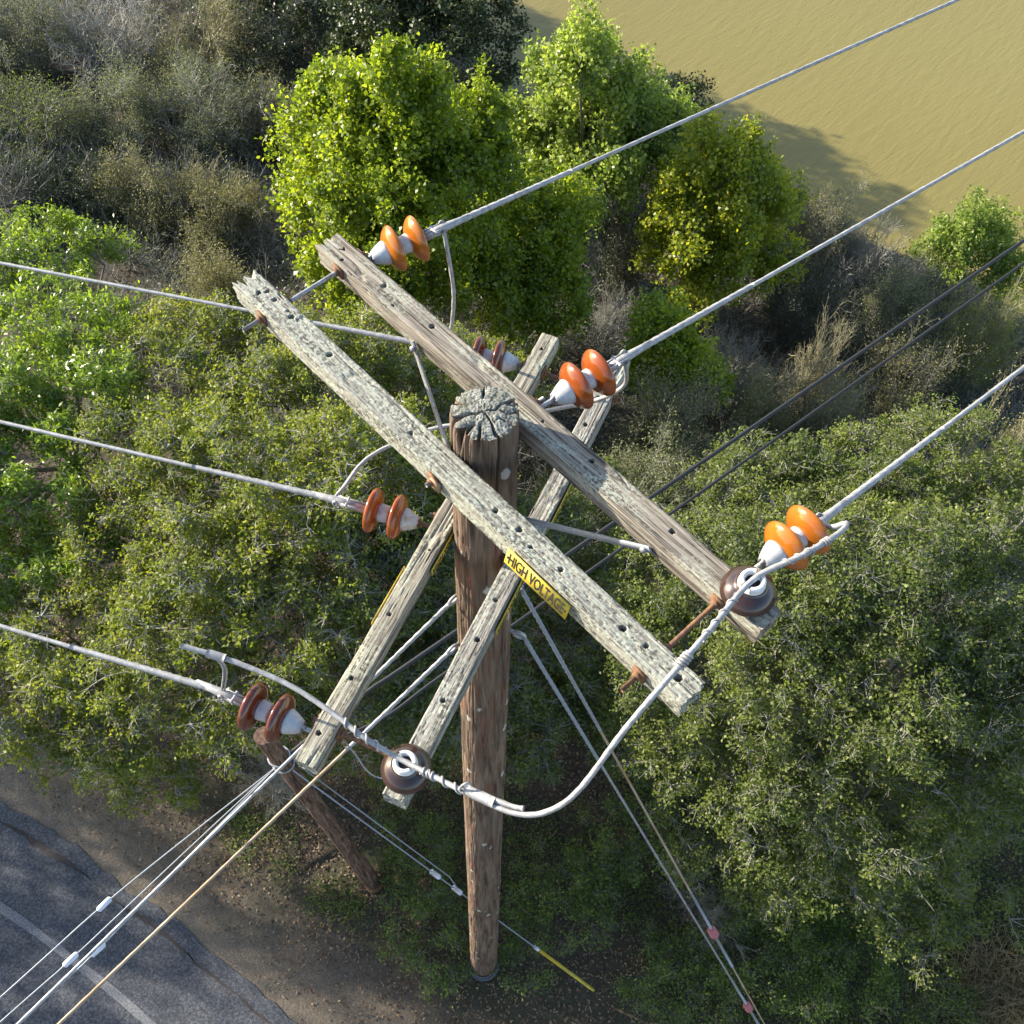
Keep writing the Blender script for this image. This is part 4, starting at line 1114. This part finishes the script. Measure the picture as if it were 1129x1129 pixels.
sh_list = [
 ('bare_shrub', 'bare grey shrub in the very top left corner', 20, 40, -1.2, 75, 'twig', 'greygreen', 1),
 ('bare_shrub', 'bare grey shrub at the top edge with pale crooked branches', 125, 45, -1.4, 80, 'twigpale', None, 2),
 ('leafy_shrub', 'olive shrub at the top edge right of the pale crooked branches', 215, 55, -1.4, 75, 'twigtan', 'olive', 3),
 ('bare_shrub', 'bare pale shrub of dense twigs below the olive one at the top', 225, 120, -1.3, 65, 'twigpale', 'greygreen', 4),
 ('bare_shrub', 'tangled grey shrub left of the bare pale one', 130, 130, -1.2, 65, 'twig', 'greygreen', 1),
 ('bare_shrub', 'dark grey shrub at the left edge above the bay tree', 30, 150, -.8, 75, 'twigdark', 'oakdark', 2),
 ('leafy_shrub', 'grey-olive shrub right of the thicket, left of the dark evergreen', 290, 130, -1.6, 50, 'twig', 'olive', 0),
 ('leafy_shrub', 'feathery olive shrub above the split end of the lichen crossarm', 165, 215, -.6, 52, 'twigtan', 'olive', 3),
 ('leafy_shrub', 'feathery olive shrub between the bay tree and the brilliant maple', 250, 235, -.7, 50, 'twigtan', 'olive', 4),
 ('bare_shrub', 'dusky shrub in the shade behind the feathery olive ones', 90, 215, -.8, 50, 'twigdark', 'darkleaf', 2),
 ('leafy_shrub', 'tan-green shrub touching the split end of the lichen crossarm', 225, 310, .6, 45, 'twigtan', 'olive', 0),
 ('bare_shrub', 'grey shrub below the lower bright green maple', 660, 345, -.9, 45, 'twig', None, 3),
 ('bare_shrub', 'big shady grey shrub right of the grey crossarm', 745, 480, .0, 75, 'twigdark', 'greygreen', 1),
 ('bare_shrub', 'grey shrub hugging the grey crossarm just above the flat brace', 700, 530, .3, 55, 'twig', 'greygreen', 2),
 ('bare_shrub', 'grey shrub with fine twigs under the sapling', 810, 400, -1.0, 50, 'twig', None, 4),
 ('bare_shrub', 'pale tan shrub between the two black cables and the sapling', 845, 440, -.8, 38, 'twigtan', 'olive', 3),
 ('bare_shrub', 'dry brown shrub right of centre above the black cables', 915, 385, -1.4, 45, 'twigtan', None, 0),
 ('bare_shrub', 'brown twiggy shrub just below the black cables', 920, 450, -.9, 45, 'twig', 'olive', 1),
 ('bare_shrub', 'dark bare shrub under the yellowing maple', 880, 320, -2.2, 50, 'twigdark', 'darkleaf', 2),
 ('leafy_shrub', 'grey-green shrub on the shore right of the yellowing maple', 915, 240, -3.2, 42, 'twig', 'olive', 3),
 ('bare_shrub', 'grey shrub at the water line below the shadow', 970, 275, -3.4, 45, 'twigpale', None, 4),
 ('bare_shrub', 'dark shrub below the one at the water line', 985, 330, -2.8, 48, 'twigdark', 'greygreen', 0),
 ('leafy_shrub', 'greenish shrub at the right edge where the black cables leave the photo', 1095, 355, -2.6, 45, 'twigtan', 'oak', 1),
 ('leafy_shrub', 'brown-green low shrub right of the dry brown one', 1010, 400, -1.8, 48, 'twigdark', 'olive', 2),
 ('bare_shrub', 'dry tan shrub at the right edge above the large oak', 1105, 480, .8, 45, 'twigtan', 'olive', 3),
 ('bare_shrub', 'dark shrub between the lower maple and the yellowing maple', 690, 250, -1.6, 42, 'twigdark', 'darkleaf', 4),
 ('bare_shrub', 'shady shrub between tall pale maple and the brilliant one', 590, 205, -1.6, 30, 'twigdark', 'darkleaf', 0),
 ('bare_shrub', 'shady grey shrub over the large oak, left of its lit edge', 790, 540, .2, 45, 'twigdark', None, 4),
 ('bare_shrub', 'bare purplish grey shrub beside the pink strain ball', 800, 985, .6, 60, 'twig', None, 6),
 ('bare_shrub', 'frayed pale twigs beside the top of the stub pole', 290, 845, 1.2, 35, 'twigpale', None, 6),
]
for i, (nm, lab, px, py, zc, rp, bm, lm, var) in enumerate(sh_list):
    shrub(nm, lab, 'shrub', px, py, zc, rp, M[bm], i + 1, var, M[lm] if lm else None, group=BG if nm == 'bare_shrub' else 'leafy thicket shrubs')
# low green bushes near the pole foot and lower right
low = [
 ('low green bush right of the down guys at the bottom edge', 750, 1075, .35, 60, 'weed'),
 ('low yellow-green bush in the middle of the lower right corner', 860, 1040, .5, 75, 'weed'),
 ('low green bush left of the dry grass in the lower right', 955, 1010, .5, 65, 'weed'),
 ('bluish green bush at the bottom edge left of the dry grass', 1020, 1115, .3, 50, 'oakdark'),
 ('dark green bush left of the down guys', 690, 930, .5, 50, 'weed'),
 ('dark feathery green bush right of the pole foot', 620, 985, .4, 60, 'weed'),
 ('dark feathery green bush left of the pole foot', 465, 1020, .35, 50, 'weed'),
 ('dark green bush between the stub pole and the pole', 455, 930, .4, 45, 'weed'),
 ('green bush crowding the right side of the pole foot', 575, 1050, .35, 38, 'weed'),
 ('small green bush crowding the left side of the pole foot', 497, 1068, .25, 28, 'weed'),
 ('green bush right of the pink strain ball', 860, 985, .7, 60, 'weed'),
 ('yellow-green bush above the bluish green bush', 930, 1075, .4, 60, 'weed'),
]
for i, (lab, px, py, zc, rp, lm) in enumerate(low):
    tree('low_bush', lab, 'bush', [(px, py, zc, rp, .45), (px + rp * .5, py - rp * .3, zc * .9, rp * .6, .5), (px - rp * .5, py + rp * .2, zc * .8, rp * .6, .5)], M[lm], M['twigdark'], 60 + i, .16, .70, 9, 10, .05, .045, .022, r0=.02, tw=.3, rt=.003, group='low bushes on the shady ground', trunk=False)
# oaks beyond the bend of the road, outside the picture, whose shade lies over the road and the ground
def place_tree(name, label, base, blobs, seed, leafm, r0):
    rng = np.random.RandomState(seed)
    base = np.array([base[0], base[1], float(ground_z(*base))])
    bl = [(base + np.array(c), r, r, r * .85) for c, r in blobs]
    root = empty(name, tuple(base), label, 'tree', 'oaks beyond the bend of the road' if name == 'oak_tree' else 'tall evergreens on the shore')
    nb = int((1.1 if name == 'evergreen_tree' else .52) * sum(4 * r * r for _, r, _, _ in bl) / .36)
    lp, T, N, Ls, Ws, BC, cp, ci = foliage(rng, bl, .6, nb, 9, 8, .13, .16, .11, seed)
    b = MB(); leaves(b, lp - base, T, N, Ls, Ws); b.build('crown', leafm, root)
    b = MB(); t = MB(); limbs(b, t, rng, base, bl, BC, cp, ci, r0, 40, 0)
    b.v = [v - base for v in b.v]; b.build('trunk', M['bark'], root)
BEND = [(-22.6, 4.0, 'first'), (-21.6, 6.4, 'second'), (-20.6, 8.6, 'third'), (-19.6, 10.6, 'fourth'), (-25.0, 1.6, 'last')]
for i, (x, y, w) in enumerate(BEND):
    r_ = np.random.RandomState(300 + i)
    place_tree('oak_tree', '%s oak beyond the road bend outside the left of the photo' % w, (x, y), [((0, 0, 8.0), 1.6), ((.5, .8, 6.2), 1.5), ((-.6, -.9, 5.6), 1.6), ((.4, -1.1, 4.0), 1.5), ((-.4, .9, 8.9), 1.0), ((.3, .6, 3.0), 1.6), ((-.2, -.3, 1.8), 1.4)], 300 + i, M['oakdark'], .22)

for i, (x, y, w) in enumerate([(-7.6, 29.6, 'near'), (-10.5, 31.4, 'middle'), (-13.6, 33.2, 'far'), (-16.5, 35.6, 'farthest')]):
    place_tree('evergreen_tree', '%s tall evergreen on the shore above the top edge of the photo' % w, (x, y), [((0, 0, 6.0), 1.5), ((0, .3, 4.2), 1.9), ((.3, -.4, 2.6), 2.0), ((-.2, 0, 7.2), .9), ((.4, .8, 5.2), 1.4), ((-.4, -.8, 5.0), 1.4)], 320 + i, M['darkleaf'], .2)

# dry grass at the lower right corner
rng = np.random.RandomState(77)
gc = at(1110, 1105, .1)
root = empty('dry_grass', (gc[0], gc[1], float(ground_z(gc[0], gc[1]))), 'tuft of dry straw coloured grass in the lower right corner', 'grass tuft')
n = 2200
p0 = rng.randn(n, 3) * np.array([.42, .32, 0]); d = unit(rng.randn(n, 3) * .6 + np.array([0, 0, .9])); ln = rng.uniform(.2, .55, n)[:, None]
b = MB(); mid = p0 + d * ln * .55; b.segs(p0, mid, .005, .004, 3); b.segs(mid, mid + unit(d + rng.randn(n, 3) * .35 - np.array([0, 0, .3])) * ln * .5, .004, .001, 3)
b.build('blades', M['straw'], root)

# ground stuff: dead leaves, weeds, understory
def scatter(n, x0, x1, y0, y1, rng):
    return rng.uniform(x0, x1, n), rng.uniform(y0, y1, n)
rng = np.random.RandomState(5)
n = 90000
x, y = scatter(n, -10, 10, -3.5, 8, rng)
e = np.min(np.hypot(x[:, None] - ED[::6, 0][None], y[:, None] - ED[::6, 1][None]), 1)
nearest_i = np.argmin(np.hypot(x[:, None] - ED[::6, 0][None], y[:, None] - ED[::6, 1][None]), 1)
sd = (x - ED[::6, 0][nearest_i]) * EN[::6, 0][nearest_i] + (y - ED[::6, 1][nearest_i]) * EN[::6, 1][nearest_i]
keep = (sd > .3) & (rng.rand(n) < np.clip((sd - .2) / 1.3, .04, 1)) 
x, y, sd = x[keep], y[keep], sd[keep]
z = np.maximum(ground_z(x, y), -9.0) + rng.uniform(.004, .03, len(x))
b = MB(); leaves(b, np.stack([x, y, z], -1), rng.randn(len(x), 3) * (1, 1, .3), rng.randn(len(x), 3) * .35 + (0, 0, 1), rng.uniform(.03, .065, len(x)), rng.uniform(.015, .035, len(x)))
tag(b.build('leaf_litter', M['litter']), 'brown dead leaves littering the ground under the oaks', 'leaf litter', None, 'stuff')
n = 4200
x, y = scatter(n, -4, 9, -2.5, 4, rng)
pw = vn(x * .8 + 50, y * .8 + 50, 81); sd = .44 * x + .9 * y
kp = ((pw > .45) | (x > 2.2)) & (sd > -.6)
x, y = x[kp], y[kp]
ii = np.repeat(np.arange(len(x)), 26)
px_ = x[ii] + rng.randn(len(ii)) * .10; py_ = y[ii] + rng.randn(len(ii)) * .10
pz = ground_z(px_, py_) + np.abs(rng.randn(len(ii))) * .07 + .02
b = MB(); leaves(b, np.stack([px_, py_, pz], -1), rng.randn(len(ii), 3) + (0, 0, .5), rng.randn(len(ii), 3) * .7 + (0, 0, 1), rng.uniform(.03, .07, len(ii)), rng.uniform(.008, .02, len(ii)))
tag(b.build('ground_cover', M['weed']), 'low green weeds growing through the leaf litter', 'ground cover', None, 'stuff')
# understory brush on the slope
n = 5200
x, y = scatter(n, -16, 22, 2.5, 32, rng)
s = .574 * x + .819 * y
kp = (s > 4.0) & (s < 21.8)
x, y = x[kp], y[kp]
ii = np.repeat(np.arange(len(x)), 34)
hh = .25 + .9 * vn(x * .5 + 9, y * .5 + 9, 82)
px_ = x[ii] + rng.randn(len(ii)) * .22; py_ = y[ii] + rng.randn(len(ii)) * .22
pz = ground_z(px_, py_) + rng.rand(len(ii)) ** .7 * hh[ii]
b = MB(); leaves(b, np.stack([px_, py_, pz], -1), rng.randn(len(ii), 3) + (0, 0, .4), rng.randn(len(ii), 3) * .8 + (0, 0, .7), rng.uniform(.05, .10, len(ii)), rng.uniform(.02, .045, len(ii)))
jj = np.repeat(np.arange(len(x)), 9)
q0 = np.stack([x[jj], y[jj], ground_z(x[jj], y[jj])], -1); dd = unit(rng.randn(len(jj), 3) * .6 + (0, 0, .8)); l1 = (hh[jj] * rng.uniform(.6, 1.4, len(jj)))[:, None]
b.segs(q0, q0 + dd * l1, .009, .004, 3, 1)
for _ in range(3):
    q1 = q0 + dd * l1 * rng.uniform(.3, .9, (len(jj), 1)); b.segs(q1, q1 + unit(dd + rng.randn(len(jj), 3) * .8) * l1 * .4, .005, .002, 3, 1)
tag(b.build('undergrowth', [M['darkleaf'], M['twig']]), 'dark tangled undergrowth covering the slope down to the water', 'undergrowth', None, 'stuff')
